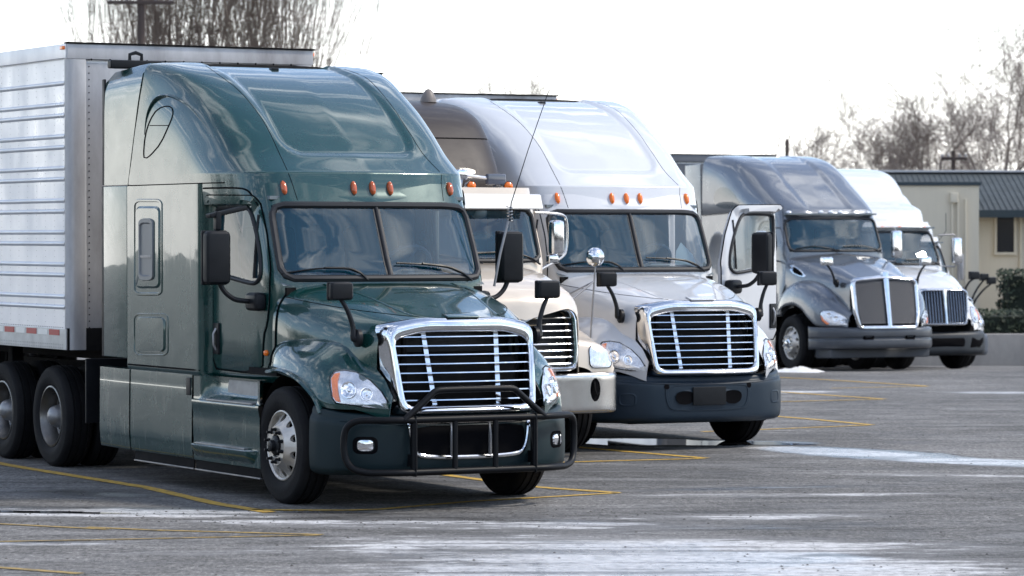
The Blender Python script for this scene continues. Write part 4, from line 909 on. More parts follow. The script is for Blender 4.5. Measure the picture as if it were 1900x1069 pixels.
for s in (-1, 1):
    hood_mirror(GREY, (-.15, 1.0, 1.94), (-.18, .80, 1.55), s, chrome=True)
    door_mirror(GREY, (-1.9, 1.40, 2.30), s, M_CHROME, size=(.11, .20, .50))
    fn = lambda x, z: BK.side(x, z, s)
    it = chaikin(np.array([(-1.52, 1.93), (-1.18, 1.80), (-1.05, 1.70), (-1.12, 1.68), (-1.48, 1.78)]), 1, True)
    obj('air_intake', *patch(BK, fn, it, [(1.1, .001), (1.05, .016), (.8, .016), (.72, .002), (.1, .002)]), M_CHROME, HK); obj('intake_slot', *patch(BK, fn, it, [(.72, .006), (.3, .006), (.05, .006)]), M_SEAM, HK)
    sl = rrect(.20, .07, .02, 3, s*.42, .575); obj('bumper_slot', *patch(BK, BK.front, sl, [(1.08, .002), (1.0, .008), (.1, .008)]), M_SEAM, BUK)
    obj('side_window', *patch(BK, fn, chaikin(np.array([(-4.3, 3.05), (-4.2, 3.45), (-3.6, 3.42), (-3.2, 3.1), (-3.1, 3.0)]), 2, True), [(1, .003), (.6, .004), (.1, .004)]), M_GLASS, GREY)
    obj('locker_door', *patch(BK, fn, chaikin(np.array([(-4.5, 1.2), (-4.5, 2.6), (-3.7, 2.6), (-3.7, 1.2)]), 2, True), [(1, 0), (.98, .012), (.9, .012), (.86, .004), (.1, .004)]), P_GREY, GREY)
mb = MB(); mb.add(*box((-.35, 0, .30), (.6, 2.0, .16), .03)); mb.build('lower_valance', mat('valance_grey', (.04, .045, .055), .6), GREY)
obj('antenna', *tube([(-1.75, -1.02, 2.3), (-1.72, -1.05, 3.0)], .006, 5), M_BLACK, GREY)
trailer('dark grey trailer behind the graphite grey truck', POSE_GREY, xf=-6.5, zt=4.20, mfront=mat('slate_trailer', (.13, .14, .16), .5, .3, var=.3, vscale=2))

# ---- white tractor with vertical grille bars
POSE_BARS = (8.50, 66.87, .40, 1.04)
hr = []
for x, l in ((.10, [(0,1.52),(.3,1.51),(.46,1.50),(.54,1.46),(.57,1.38),(.58,1.2),(.58,.86)]), (-.3, [(0,1.72),(.3,1.70),(.54,1.66),(.66,1.59),(.72,1.48),(.74,1.3),(.75,1.0)]), (-.8, [(0,1.88),(.32,1.86),(.64,1.82),(.80,1.74),(.87,1.6),(.90,1.4),(.91,1.1)]), (-1.3, [(0,1.97),(.4,1.95),(.76,1.92),(.92,1.84),(.99,1.7),(1.01,1.5),(1.02,1.2)]), (-1.62, [(0,2.02),(.45,2.0),(.82,1.98),(.98,1.9),(1.04,1.75),(1.05,1.55),(1.05,1.2)])):
    hr.append([(x-.12*(y/.6)**2*(1 if x > 0 else .5 if x > -.7 else .2), y, z) for y, z in l])
fst = [(-1.85,1.10,1.36,1.05,.88), (-1.6,1.15,1.42,1.10,.88), (-1.3,1.18,1.45,1.12,.86), (-1.0,1.19,1.43,1.08,.84), (-.78,1.18,1.36,.95,.82), (-.6,1.15,1.28,.84,.78), (-.42,1.08,1.2,.80,.74), (-.25,.98,1.12,.78,.70), (-.1,.85,1.03,.76,.64), (.02,.70,.95,.75,.56)]
plan = [(.16,0), (.15,.4), (.10,.65), (-.02,.9), (-.2,1.06), (-.40,1.16), (-.55,1.19), (-.62,1.2)]
bp = [(.27,.10,0), (.30,.03,0), (.38,0,0), (.55,0,0), (.66,.01,.03), (.70,.04,.05), (.72,.09,.06)]
cap = [(2.70,-1.90,1.02,-4.7), (2.76,-1.90,1.05,-4.7), (2.80,-1.93,1.06,-4.7), (2.86,-1.98,1.08,-4.7), (3.0,-2.05,1.1,-4.7), (3.12,-2.18,1.14,-4.7), (3.2,-2.42,1.17,-4.7), (3.28,-2.72,1.19,-4.7), (3.4,-2.90,1.2,-4.7), (3.6,-3.08,1.2,-4.7), (3.8,-3.32,1.19,-4.7), (3.92,-3.58,1.16,-4.7), (3.99,-3.9,1.1,-4.7), (4.03,-4.3,1.0,-4.7), (4.04,-4.66,.7,-4.7)]
P_WHITE2 = paint('bright_white_paint', (.58, .59, .61), metal=0, rough=.35, dirt=.08, dcol=(.55, .55, .55))
BARS, BI, HI, BUI = conv('semi_truck', 'white semi truck with vertical bar grille half hidden behind the grey truck', POSE_BARS, P_WHITE2, (2.02,-1.52,2.70,-1.88,.93,.90), cap, hr, fst, plan, bp, mat('black_bumper', (.014, .018, .024), .5, var=.4, vscale=4), axle=-1.3, rear=-4.7)
gx = lambda y, z: .20 - .10*(z-.75)/.75 - .18*y*y
G, q = face_frame(BARS, gx, [(-.47,.84), (.47,.84), (.53,1.1), (.55,1.48), (.45,1.545), (-.45,1.545), (-.55,1.48), (-.53,1.1)], .055, M_CHROME, M_RAD)
for s in (-1, 1):
    for k in range(7):
        y = s*(.085+k*.06); obj('slat', *tube([(gx(y, z)-.015, y, z) for z in np.linspace(.88, 1.50, 8)], .014, 6), mat('dark_chrome', (.16, .18, .22), .25, .9), G)
obj('grille_bar', *tube([(gx(0, z)+.005, 0, z) for z in (.86, 1.1, 1.35, 1.52)], [.025, .025, .03, .05], 8), M_CHROME, G)
for s in (-1, 1):
    fy = lambda y, z: BI.front(s*y, z)
    hl = chaikin(np.array([(.66, .98), (.68, .90), (.98, .88), (1.02, 1.0), (.98, 1.16), (.86, 1.20), (.74, 1.1)]), 1, True)
    lamp_on(BI, fy, hl, BARS, [(.93, .93), (1.0, .95), (1.0, 1.1), (.95, 1.15)], [(.80, 1.0, .06)])
    door_mirror(BARS, (-1.72, 1.36, 2.31), s, M_CHROME, size=(.11, .20, .50))
    hood_mirror(BARS, (-.55, 1.05, 1.80), (-.55, .80, 1.50), s)
    ft = [(s*.55, .42), (s*.8, .42), (s*.92, .52), (s*.92, .60), (s*.6, .60)]; obj('bumper_slot', *patch(BI, BI.front, ft, [(1.05, .003), (.95, .009), (.1, .009)]), M_SEAM, BUI)
obj('bumper_slot', *patch(BI, BI.front, rrect(.8, .16, .04, 3, 0, .52), [(1.04, .003), (.97, .009), (.1, .009)]), M_SEAM, BUI)
markers(BARS, BI, [(-.78, 2.765), (-.19, 2.765), (0, 2.765), (.19, 2.765), (.78, 2.765)], M_AMBER, w=.045, h=.02)
obj('antenna', *tube([(-1.86, .98, 2.45), (-1.85, 1.2, 2.70), (-1.85, 1.2, 3.05)], .007, 5), M_BLACK, BARS)
trailer('white trailer behind the truck with vertical grille bars', POSE_BARS, xf=-6.3, zt=4.12, mfront=mat('white_trailer', (.6, .6, .6), .5, .0, var=.3, vscale=2))

# ---- last white tractor, mostly hidden
POSE_LAST = (9.43, 72.83, .40)
LAST, BL_, HL_, BUL = conv('semi_truck', 'rearmost white semi truck, only its driver side fender and black hood mirrors showing', POSE_LAST, paint('grey_white_paint', (.60, .61, .63), metal=0, dirt=.1), (2.02,-1.52,2.70,-1.88,.93,.90), cap, hr, fst, plan, bp, mat('grey_bumper', (.07, .08, .10), .5, .2), axle=-1.3, rear=-4.7)
for s in (-1, 1):
    fy = lambda y, z: BL_.front(s*y, z)
    lamp_on(BL_, fy, hl, LAST, None, [(.78, 1.0, .07), (.92, 1.0, .05)])
    hood_mirror(LAST, (-.50, 1.16, 1.97), (-.62, .86, 1.42), s); hood_mirror(LAST, (-.42, 1.30, 1.89), (-.55, .88, 1.40), s)
    mb = MB(); mb.add(*lathe([(.0, -.30), (.07, -.30), (.08, -.25), (.08, .22), (.06, .28), (0, .29)], 14, c=(-1.70, s*1.28, 2.22), axis='z')); mb.build('mirror_housing', M_STEEL, LAST)
G, q = face_frame(LAST, gx, [(-.47,.84), (.47,.84), (.53,1.1), (.55,1.48), (.45,1.545), (-.45,1.545), (-.55,1.48), (-.53,1.1)], .055, M_CHROME, M_RAD)

# ---- cream tractor between the green and the white one
POSE_CREAM = (.07, 34.2, .48)
P_CREAM = paint('cream_paint', (.60, .52, .43), metal=.1, rough=.35, dirt=.15, dcol=(.45, .40, .34))
P_TAUPE = paint('taupe_paint', (.040, .033, .031), metal=.0, rough=.45, dirt=.0, dcol=(.15, .13, .12))
bt = P_TAUPE.node_tree.nodes['Principled BSDF']; bt.inputs['Coat Weight'].default_value = .12; bt.inputs['Specular IOR Level'].default_value = .2
hr = []
for x, l in ((.15, [(0,1.42),(.3,1.49),(.5,1.53),(.60,1.50),(.655,1.42),(.67,1.22),(.67,.88)]), (.12, [(0,1.60),(.3,1.60),(.5,1.585),(.60,1.54),(.655,1.45),(.67,1.25),(.67,.88)]), (.0, [(0,1.72),(.3,1.715),(.54,1.69),(.66,1.62),(.715,1.5),(.73,1.3),(.73,.88)]), (-.35, [(0,1.86),(.32,1.85),(.58,1.82),(.71,1.74),(.775,1.6),(.79,1.35),(.8,1.0)]), (-.8, [(0,1.955),(.35,1.94),(.64,1.90),(.79,1.81),(.85,1.66),(.87,1.45),(.88,1.1)]), (-1.18, [(0,1.99),(.4,1.98),(.74,1.94),(.88,1.86),(.94,1.7),(.96,1.5),(.97,1.2)])):
    hr.append([(x-.10*(y/.6)**2*(1 if x > 0 else .5 if x > -.7 else .2), y, z) for y, z in l])
fst = [(-1.6,1.10,1.36,1.02,.84), (-1.4,1.15,1.40,1.08,.84), (-1.1,1.18,1.40,1.10,.82), (-.85,1.19,1.37,1.06,.80), (-.62,1.185,1.32,.94,.78), (-.45,1.18,1.27,.90,.76), (-.3,1.17,1.22,.89,.74), (-.2,1.165,1.20,.88,.72), (-.13,1.16,1.18,.88,.70), (-.09,1.15,1.13,.885,.70), (-.07,1.12,1.05,.887,.69), (-.06,1.05,.97,.888,.68), (-.055,.95,.92,.889,.66)]
plan = [(.05,0), (.05,.4), (.045,.8), (.02,1.02), (-.03,1.12), (-.10,1.18), (-.25,1.2), (-.34,1.2)]
bp = [(.46,.04,0), (.47,.012,0), (.50,0,0), (.66,0,0), (.83,0,0), (.865,.012,0), (.875,.04,0)]
cap = [(2.74,-2.0,1.10,-4.62), (2.85,-2.0,1.12,-4.62), (2.95,-2.05,1.13,-4.62), (3.1,-2.15,1.14,-4.62), (3.3,-2.3,1.14,-4.62), (3.5,-2.48,1.13,-4.62), (3.62,-2.68,1.10,-4.62), (3.70,-2.9,1.05,-4.62), (3.75,-3.2,.98,-4.62), (3.78,-3.6,.9,-4.62), (3.79,-4.2,.75,-4.62), (3.79,-4.55,.6,-4.62)]
CREAM, BC, HC, BUC = conv('semi_truck', 'cream semi truck with a polished steel bumper between the green and the white truck', POSE_CREAM, P_CREAM, (1.99,-1.20,2.58,-1.38,.93,.90), cap, hr, fst, plan, bp, mat('polished_steel', (.60, .59, .58), .22, 1.0, var=.4, vscale=3, rvar=.1), axle=-1.05, rear=-4.62, capP=P_TAUPE, step=-2.5, zside=2.78)
rf = np.array([[(x, y, z) for x, y, z in ((-1.36-.10*abs(t)**3, t*.93, 2.585), (-1.42-.1*abs(t)**3, t*.93, 2.70), (-1.6, t*.94, 2.75), (-2.1, t*.96, 2.79))] for t in np.linspace(-1, 1, 17)]); obj('cab_roof', rf.reshape(-1, 3), grid_faces(17, 4), P_CREAM, CREAM)
vs = np.array([[(-1.20+d-.08*abs(t)**3, t*.95, z) for d, z in ((0, 2.55), (.015, 2.56), (-.04, 2.70), (-.07, 2.71))] for t in np.linspace(-1, 1, 17)]); obj('sun_visor', vs.reshape(-1, 3), grid_faces(17, 4), mat('visor_white', (.72, .72, .70), .35, coat=.6, var=.2, vscale=8), CREAM)
gx = lambda y, z: .16 - .10*(z-.88)/.7 - .12*y*y
G, q = face_frame(CREAM, gx, [(-.60,.90), (.60,.90), (.64,1.1), (.64,1.46), (.56,1.56), (.30,1.555), (0,1.44), (-.30,1.555), (-.56,1.56), (-.64,1.46), (-.64,1.1)], .055, M_CHROME, M_RAD)
for k in range(8):
    z = .975+k*.066; obj('slat', *tube([(gx(y, z)-.02, y, z) for y in np.linspace(-.575, .575, 15)], .012, 6, flat=.8), M_CHROME, G)
for s in (-1, 1):
    fy = lambda y, z: BC.front(s*y, z)
    hd = [(x_, y_) for x_, y_ in rrect(.26, .22, .05, 3, .98, 1.03)]
    lamp_on(BC, fy, hd, CREAM, None, [])
    cr_ = [(s*.86+.05*math.cos(t), .70+.10*math.sin(t)) for t in np.linspace(0, 6.283, 20, endpoint=False)]
    tw = obj('tow_opening', *patch(BC, BC.front, cr_, [(1.2, .001), (1.1, .008), (1.0, .002), (.1, .002)]), M_SEAM, BUC)
    mb = MB(); a = BC.front(s*.86, .72)[0]; mb.add(*tube([(a[0]+.012, s*.86-.02, .78), (a[0]+.03, s*.86-.02, .70), (a[0]+.03, s*.86, .65), (a[0]+.03, s*.86+.025, .68)], .013, 6)); mb.build('tow_hook', M_DARK, BUC)
    # chrome mirror in a loop bracket
    mc = (-1.62, s*1.30, 2.25); mb = MB(); mb.add(*box(mc, (.12, .16, .38), .05)); mo = mb.build('mirror', M_CHROME, CREAM)
    lp = chaikin(np.array([(-1.55, s*1.0, 2.52), (-1.60, s*1.34, 2.51), (-1.62, s*1.43, 2.46), (-1.62, s*1.43, 2.12), (-1.60, s*1.36, 2.04), (-1.55, s*1.05, 1.90)]), 2); obj('mirror_bracket', *tube(lp, .016, 8), M_ALU, mo)
    mb = MB(); mb.add(*box((-1.6, s*1.24, 2.02), (.08, .12, .09), .02)); mb.build('spot_mirror', M_CHROME, mo)
    for yy in (.28, .72):
        a = (-1.62, s*yy, 2.80); mb = MB(); V, F = lathe([(0, -.17), (.03, -.13), (.05, -.05), (.052, .0)], 12, c=a, axis='x'); mb.add(V, F); ml = mb.build('marker_lamp', M_CHROME, CREAM)
        mb = MB(); V, F = lathe([(.046, .0), (.04, .03), (.02, .045), (0, .048)], 12, c=a, axis='x'); mb.add(V, F); mb.build('lamp_lens', M_AMBER, ml)
    # round convex mirror on a tripod
    if s > 0:
        V, F = lathe([(.10, -.02), (.098, .012), (.07, .045), (.03, .062), (0, .066)], 24, c=(-.50, 1.16, 2.05), axis='x'); R0 = obj('convex_mirror', V, F, M_CHROME, CREAM)
        obj('mirror_post', *tube([(-.50, 1.16, 2.0), (-.50, 1.13, 1.6), (-.50, 1.10, 1.2)], .011, 6), M_STEEL, R0)
        for e in ((-.45, .76, 1.55), (-.75, .84, 1.60)): obj('mirror_brace', *tube([(-.50, 1.145, 1.80), e], .009, 6), M_STEEL, R0)
mb = MB(); mb.add(*box((-1.75, .22, 2.92), (.10, .14, .11), .03)); mb.add(*tube([(-1.75, .22, 2.92), (-1.72, .55, 2.88)], .018, 6)); mb.add(*tube([(-1.75, .22, 2.9), (-1.78, .22, 2.76)], .03, 6)); SPT = mb.build('air_horn', M_CHROME, CREAM)
mb = MB(); mb.add(*box((-1.72, .62, 2.87), (.07, .22, .12), .02)); mb.add(*tube([(-1.74, .62, 2.82), (-1.76, .62, 2.74)], .02, 6)); mb.build('spot_lamp', mat('dark_lens', (.08, .09, .12), .15, coat=.8), CREAM)
obj('panel_gap', *tube(lay(BC, BC.front, [(y, 3.32) for y in np.linspace(-.95, .98, 24)], .001), .008, 5), M_SEAM, CREAM)
V, F = lathe([(.0, .0), (.09, .0), (.085, .04), (.06, .10), (.03, .14), (0, .15)], 16, c=(-3.2, .55, 3.74), axis='z'); obj('roof_dome', V, F, mat('dome_grey', (.16, .14, .13), .5), CREAM)
TC_ = trailer('pale trailer behind the cream truck, its amber marker lamp above the green cab', POSE_CREAM, xf=-6.0, zt=4.19, lamps=2)
# ------------------------------------------------------------------ ground
def asphalt_mat():
    m = bpy.data.materials.new('asphalt'); m.use_nodes = True; t = m.node_tree; N = t.nodes.new; L = t.links.new; b = t.nodes['Principled BSDF']
    def math_(op, a, c=None, cl=False):
        n = N('ShaderNodeMath'); n.operation = op; n.use_clamp = cl
        for i, v in enumerate((a, c)):
            if v is None: continue
            if isinstance(v, (int, float)): n.inputs[i].default_value = v
            else: L(v, n.inputs[i])
        return n.outputs[0]
    def rng(v, a, b_, c=0.0, d=1.0):
        n = N('ShaderNodeMapRange'); L(v, n.inputs['Value']); n.interpolation_type = 'SMOOTHSTEP'
        for k, q in (('From Min', a), ('From Max', b_), ('To Min', c), ('To Max', d)): n.inputs[k].default_value = q
        return n.outputs[0]
    def noise(scale, detail=6, rough=.6, sc=(1, 1, 1), dist=0.0, rot=0):
        mp_ = N('ShaderNodeMapping'); mp_.inputs['Scale'].default_value = sc; mp_.inputs['Rotation'].default_value = (0, 0, rot); L(tcn.outputs['Object'], mp_.inputs['Vector'])
        n = N('ShaderNodeTexNoise'); n.inputs['Scale'].default_value = scale; n.inputs['Detail'].default_value = detail; n.inputs['Roughness'].default_value = rough; n.inputs['Distortion'].default_value = dist
        L(mp_.outputs[0], n.inputs['Vector']); return n.outputs['Fac']
    tcn = N('ShaderNodeTexCoord'); sp = N('ShaderNodeSeparateXYZ'); L(tcn.outputs['Object'], sp.inputs[0])
    def blob(cx, cy, rx, ry, rot, amp):
        c, s = math.cos(rot), math.sin(rot)
        dx, dy = math_('SUBTRACT', sp.outputs[0], cx), math_('SUBTRACT', sp.outputs[1], cy)
        u = math_('DIVIDE', math_('ADD', math_('MULTIPLY', dx, c), math_('MULTIPLY', dy, s)), rx)
        v = math_('DIVIDE', math_('SUBTRACT', math_('MULTIPLY', dy, c), math_('MULTIPLY', dx, s)), ry)
        d = math_('ADD', math_('MULTIPLY', u, u), math_('MULTIPLY', v, v))
        return math_('MULTIPLY', rng(d, 1.0, 0.0), amp)
    # wet areas: where melt water ran and tyres dragged it
    blobs = [(0.9, 23.3, 2.6, 1.9, .0, .30), (0.2, 24.6, 1.9, .9, .15, .22), (-3.2, 27.9, 2.6, .55, -.1, .42), (-.6, 26.9, 2.4, .55, -.15, .26), (3.7, 35.3, 1.9, .85, -.9, .50), (2.5, 37.2, 1.2, .5, -.2, .45), (5.0, 33.8, 1.6, .7, -.6, .45), (1.8, 26.3, 2.0, .5, .3, .16), (-3.7, 29.8, 1.0, .45, -.5, .28), (2.5, 30.5, 2.0, .35, .25, .2), (4.2, 52.0, 2.0, 1.0, 0, .2), (8.0, 51.0, 2.0, .8, 0, .3), (-3.8, 25.0, 1.5, .25, .0, .3)]
    bias = None
    for q in blobs: bias = blob(*q) if bias is None else math_('ADD', bias, blob(*q))
    n1 = noise(.55, 7, .62, (1.0, 1.9, 1), .9, .12); n2 = noise(1.6, 6, .6, (.55, 1.6, 1), 1.2, -.25); n3 = noise(40, 3, .7)
    w = math_('ADD', math_('ADD', math_('MULTIPLY', n1, .55), math_('MULTIPLY', n2, .45)), bias)
    w = math_('ADD', w, math_('MULTIPLY', math_('SUBTRACT', n3, .5), .10))
    wet = rng(w, .66, .78)
    damp = rng(w, .48, .70)
    # base colour: aggregate speckle, old patches, oil, shade painted in around the green truck
    n4 = noise(220, 2, .8); n5 = noise(.16, 5, .6); n6 = noise(2.2, 6, .65); n7 = noise(60, 4, .8)
    sp1 = rng(n4, .35, .75, .62, 1.6); sp2 = rng(n5, .35, .65, .60, 1.30); sp3 = rng(n6, .3, .7, .82, 1.18); sp7 = rng(n7, .3, .75, .7, 1.35)
    f = math_('MULTIPLY', math_('MULTIPLY', sp1, sp2), math_('MULTIPLY', sp3, sp7))
    n8 = noise(11, 5, .75, (.8, 1.3, 1)); n9 = noise(28, 3, .8); f = math_('MULTIPLY', f, math_('MULTIPLY', rng(n8, .3, .72, .50, 1.55), rng(n9, .3, .7, .55, 1.5)))
    dk = blob(-1.2, 31.6, 4.6, 3.5, -.3, .35); dk = math_('ADD', dk, blob(1.6, 37.5, 3.5, 3.0, -.3, .3)); dk = math_('ADD', dk, math_('MULTIPLY', rng(n6, .55, .75), .18)); f = math_('MULTIPLY', f, math_('SUBTRACT', 1.0, dk, True))  # green truck's shade painted into the colour; second blob darkens round the white truck
    n10 = noise(26, 4, .85, (1, .35, 1)); f = math_('MULTIPLY', f, rng(n10, .34, .68, .50, 1.55))
    tr = noise(.9, 4, .5, (.25, 3.2, 1), 1.0, .5); f = math_('MULTIPLY', f, rng(tr, .35, .65, .84, 1.12))
    f = math_('MULTIPLY', f, rng(damp, 0, 1, 1.0, .62))
    mixc = N('ShaderNodeMix'); mixc.data_type = 'RGBA'; mixc.blend_type = 'MULTIPLY'; mixc.inputs['Factor'].default_value = 1; mixc.inputs['A'].default_value = (.118, .114, .110, 1)
    cx = N('ShaderNodeCombineXYZ'); [L(f, cx.inputs[i]) for i in range(3)]; L(cx.outputs[0], mixc.inputs['B'])
    # dried road salt and frost, scraped into curved streaks by tyres
    sb = None
    for q in [(1.1, 22.4, 3.2, 2.3, .1, .32), (0.5, 24.7, 2.6, 1.4, .05, .25), (-.5, 26.6, 2.8, .6, -.1, .20), (-3.4, 27.7, 2.2, .6, -.1, .30), (3.4, 35.6, 1.7, .6, -.85, .34), (4.9, 33.9, 1.6, .7, -.5, .30), (2.2, 29.6, 2.4, .35, .12, .17), (1.9, 27.3, 1.6, .4, .1, .19), (-2.2, 24.2, 1.0, .25, .1, .12), (4.5, 32.0, 2.2, .35, -.2, .17), (2.8, 24.6, 1.3, .7, 0, .14), (-3.9, 24.9, 1.6, .22, .0, .25), (3.8, 51.5, 1.6, .8, 0, .26), (7.4, 51.2, 1.2, .6, 0, .22)]: sb = blob(*q) if sb is None else math_('ADD', sb, blob(*q))
    m1 = noise(1.5, 9, .66, (.55, 1.75, 1), 1.5, .18); m2 = noise(.8, 6, .6, (.6, 1.5, 1), 2.4, -.25)
    sv = math_('ADD', math_('ADD', math_('MULTIPLY', m1, .6), math_('MULTIPLY', m2, .4)), sb); sv = math_('ADD', sv, math_('MULTIPLY', math_('SUBTRACT', n7, .5), .16))
    salt = rng(sv, .60, .74); thin = math_('MULTIPLY', rng(sv, .42, .70), .18)
    salt = math_('MULTIPLY', math_('MULTIPLY', salt, rng(n8, .32, .58, .25, 1.0)), rng(tr, .36, .52, .30, 1.0)); salt = math_('MAXIMUM', math_('MULTIPLY', salt, rng(n7, .25, .6, .6, 1.0)), thin)
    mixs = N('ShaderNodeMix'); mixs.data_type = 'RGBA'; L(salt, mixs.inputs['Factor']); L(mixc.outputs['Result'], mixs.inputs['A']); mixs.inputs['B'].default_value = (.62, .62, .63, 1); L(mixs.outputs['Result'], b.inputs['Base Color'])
    ro = math_('SUBTRACT', rng(n6, .3, .7, .80, .95), math_('MULTIPLY', damp, .18)); ro = math_('SUBTRACT', ro, math_('MULTIPLY', wet, .40), True); L(ro, b.inputs['Roughness'])
    b.inputs['Specular IOR Level'].default_value = .5
    bp = N('ShaderNodeBump'); bp.inputs['Distance'].default_value = .012
    L(math_('ADD', math_('MULTIPLY', n7, .6), math_('ADD', n4, math_('MULTIPLY', n6, .8))), bp.inputs['Height']); L(rng(wet, 0, 1, .55, .12), bp.inputs['Strength']); L(bp.outputs[0], b.inputs['Normal'])
    return m
ys = [-80, 0, 18, 30, 42, 48, 55, 59, 63.5, 68, 74, 80, 100, 120, 300, 1200]
V = [(x, y, ground_z(y)) for y in ys for x in (-500, -60, -20, 0, 20, 60, 500)]
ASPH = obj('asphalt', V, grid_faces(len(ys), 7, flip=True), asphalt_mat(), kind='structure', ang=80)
M_YEL = mat('worn_yellow_paint', (.62, .38, .045), .7, var=.85, vscale=14, var_col=(.10, .085, .06), bump=.4, bscale=90)
M_FADED = mat('faded_yellow_paint', (.40, .27, .07), .75, var=1.0, vscale=9, var_col=(.10, .09, .075), bump=.4, bscale=90)
def ribbon(pts, w=.11, h=.005):
    P = resample(np.array(pts, float), max(4, int(4*sum(math.dist(a, b) for a, b in zip(pts, pts[1:]))))); t = np.gradient(P, axis=0); t /= np.linalg.norm(t, axis=1, keepdims=True); n = np.stack([-t[:, 1], t[:, 0]], 1)
    V = []
    for p, k in zip(P, n):
        ww = w*(.9+.2*random.random())/2
        for s in (-1, 1): q = p + k*s*ww; V.append((q[0], q[1], ground_z(q[1])+h))
    obj('painted_line', V, grid_faces(len(P), 2), M_YEL if w > .08 and pts[0][1] > 25 else M_FADED, ASPH, smooth=False)
fw = np.array([.46, -.888])
def back(p, d): return (p[0]-fw[0]*d, p[1]-fw[1]*d)
for pts, w in (([back((-4.8, 33.13), 10), (-4.8, 33.13), (-3.3, 30.5), (-2.51, 28.64), (-1.98, 27.72)], .13), ([(-2.15, 28.0), (-1.69, 27.93), (-1.16, 27.95), (-.41, 28.82), (.95, 29.85)], .09), ([back((-.53, 31.9), 9), (-.53, 31.9), (.24, 30.5), (.93, 29.85)], .12),
               ([back((.78, 36.2), 9), (.78, 36.2), (1.98, 34.52)], .12), ([(1.96, 34.48), (.62, 33.95), (-.2, 33.4)], .09), ([back((3.39, 42.6), 9), (3.39, 42.6), (4.32, 40.66)], .12), ([(4.30, 40.62), (3.04, 39.75), (2.2, 39.2)], .09),
               ([back((4.02, 51.5), 9), (4.02, 51.5), (5.33, 48.5)], .13), ([(5.31, 48.45), (3.71, 47.5), (2.9, 47.0)], .11), ([back((5.29, 57.3), 6), (5.29, 57.3), (6.61, 53.95)], .13), ([(6.6, 53.9), (5.0, 53.0)], .11),
               ([(-6.0, 27.6), (-4.02, 26.6), (-3.12, 26.1)], .07), ([(-3.3, 26.3), (-2.73, 26.02), (-1.43, 25.64)], .07), ([(-1.45, 25.6), (-3.17, 25.18), (-5, 24.8)], .06), ([(-5, 24.1), (-3.49, 23.08), (-2.89, 22.66)], .09)): ribbon(pts, w)
# puddle under the white truck
def flat_blob(name, cx, cy, rx, ry, rot, m, h=.004, n=40, kind=None, parent=None):
    V = []; ph = random.random()*6
    for k in range(n):
        a = 2*math.pi*k/n; r = 1 + .18*math.sin(3*a+ph) + .12*math.sin(7*a+2*ph) + .06*math.sin(13*a)
        x, y = rx*r*math.cos(a), ry*r*math.sin(a); x, y = x*math.cos(rot)-y*math.sin(rot)+cx, x*math.sin(rot)+y*math.cos(rot)+cy; V.append((x, y, ground_z(y)+h))
    return obj(name, V, [tuple(range(n))], m, parent, smooth=False, kind=kind)
M_WATER = mat('puddle_water', (.02, .02, .022), .03, 0, spec=.6)
flat_blob('puddle', 1.75, 37.2, 1.3, .55, -.25, M_WATER, kind='structure')
flat_blob('puddle', -3.9, 27.75, .75, .10, -.15, M_WATER, kind='structure')
# grit thrown about on the asphalt
gV, gF = [], []
ico = [(0, 0, .8), (.9, 0, .1), (.28, .85, .15), (-.72, .53, .1), (-.72, -.53, .1), (.28, -.85, .15)]; icf = [(0, 1, 2), (0, 2, 3), (0, 3, 4), (0, 4, 5), (0, 5, 1)]
for i in range(1500):
    u = random.random(); y = 22 + 24*u**1.6; x = random.uniform(-.155, .155)*y
    if random.random() < .35: x, y = random.gauss(-1.4, 1.6), random.gauss(27.2, .5)
    r = random.choice((.004, .005, .006, .008, .012)) * (1+.4*random.random()); a = random.random()*6.3; b = len(gV)
    for p in ico: gV.append((x+r*(p[0]*math.cos(a)-p[1]*math.sin(a)), y+r*(p[0]*math.sin(a)+p[1]*math.cos(a)), ground_z(y)+r*p[2]*.8-.001))
    gF += [tuple(k+b for k in f) for f in icf]
obj('gravel', gV, gF, mat('grit', (.03, .03, .032), .85, var=.6, vscale=3, var_col=(.14, .12, .10)), kind='stuff', smooth=False, label='loose dark grit scattered over the asphalt', cat='gravel')
# leftover snow heaps
M_SNOW = mat('old_snow', (.72, .73, .74), .8, var=.4, vscale=8, var_col=(.35, .34, .33), bump=.6, bscale=12)
def heap(x, y, r, h, label):
    nu, nv = 10, 22; V = []; rs = random.Random(int(x*100))
    for i in range(nu):
        for j in range(nv):
            t = i/(nu-1); a = 2*math.pi*j/nv; rr = r*t*(1+.25*math.sin(3*a+x)+.12*rs.random()); V.append((x+rr*math.cos(a)*1.5, y+rr*math.sin(a), ground_z(y) - .01 + h*(1-t)**.8*(.7+.5*rs.random()) + .0))
    obj('snow_heap', V, grid_faces(nu, nv, cv=True), M_SNOW, label=label, cat='snow', group='leftover snow on the lot')
heap(5.28, 62.0, .32, .11, 'dirty snow lump beside the front wheel of the grey truck')
heap(8.9, 56.5, .12, .05, 'tiny snow lump lying alone on open asphalt at right')
heap(2.55, 51.0, .5, .04, 'flat snow remnant on the asphalt behind the white truck bumper')

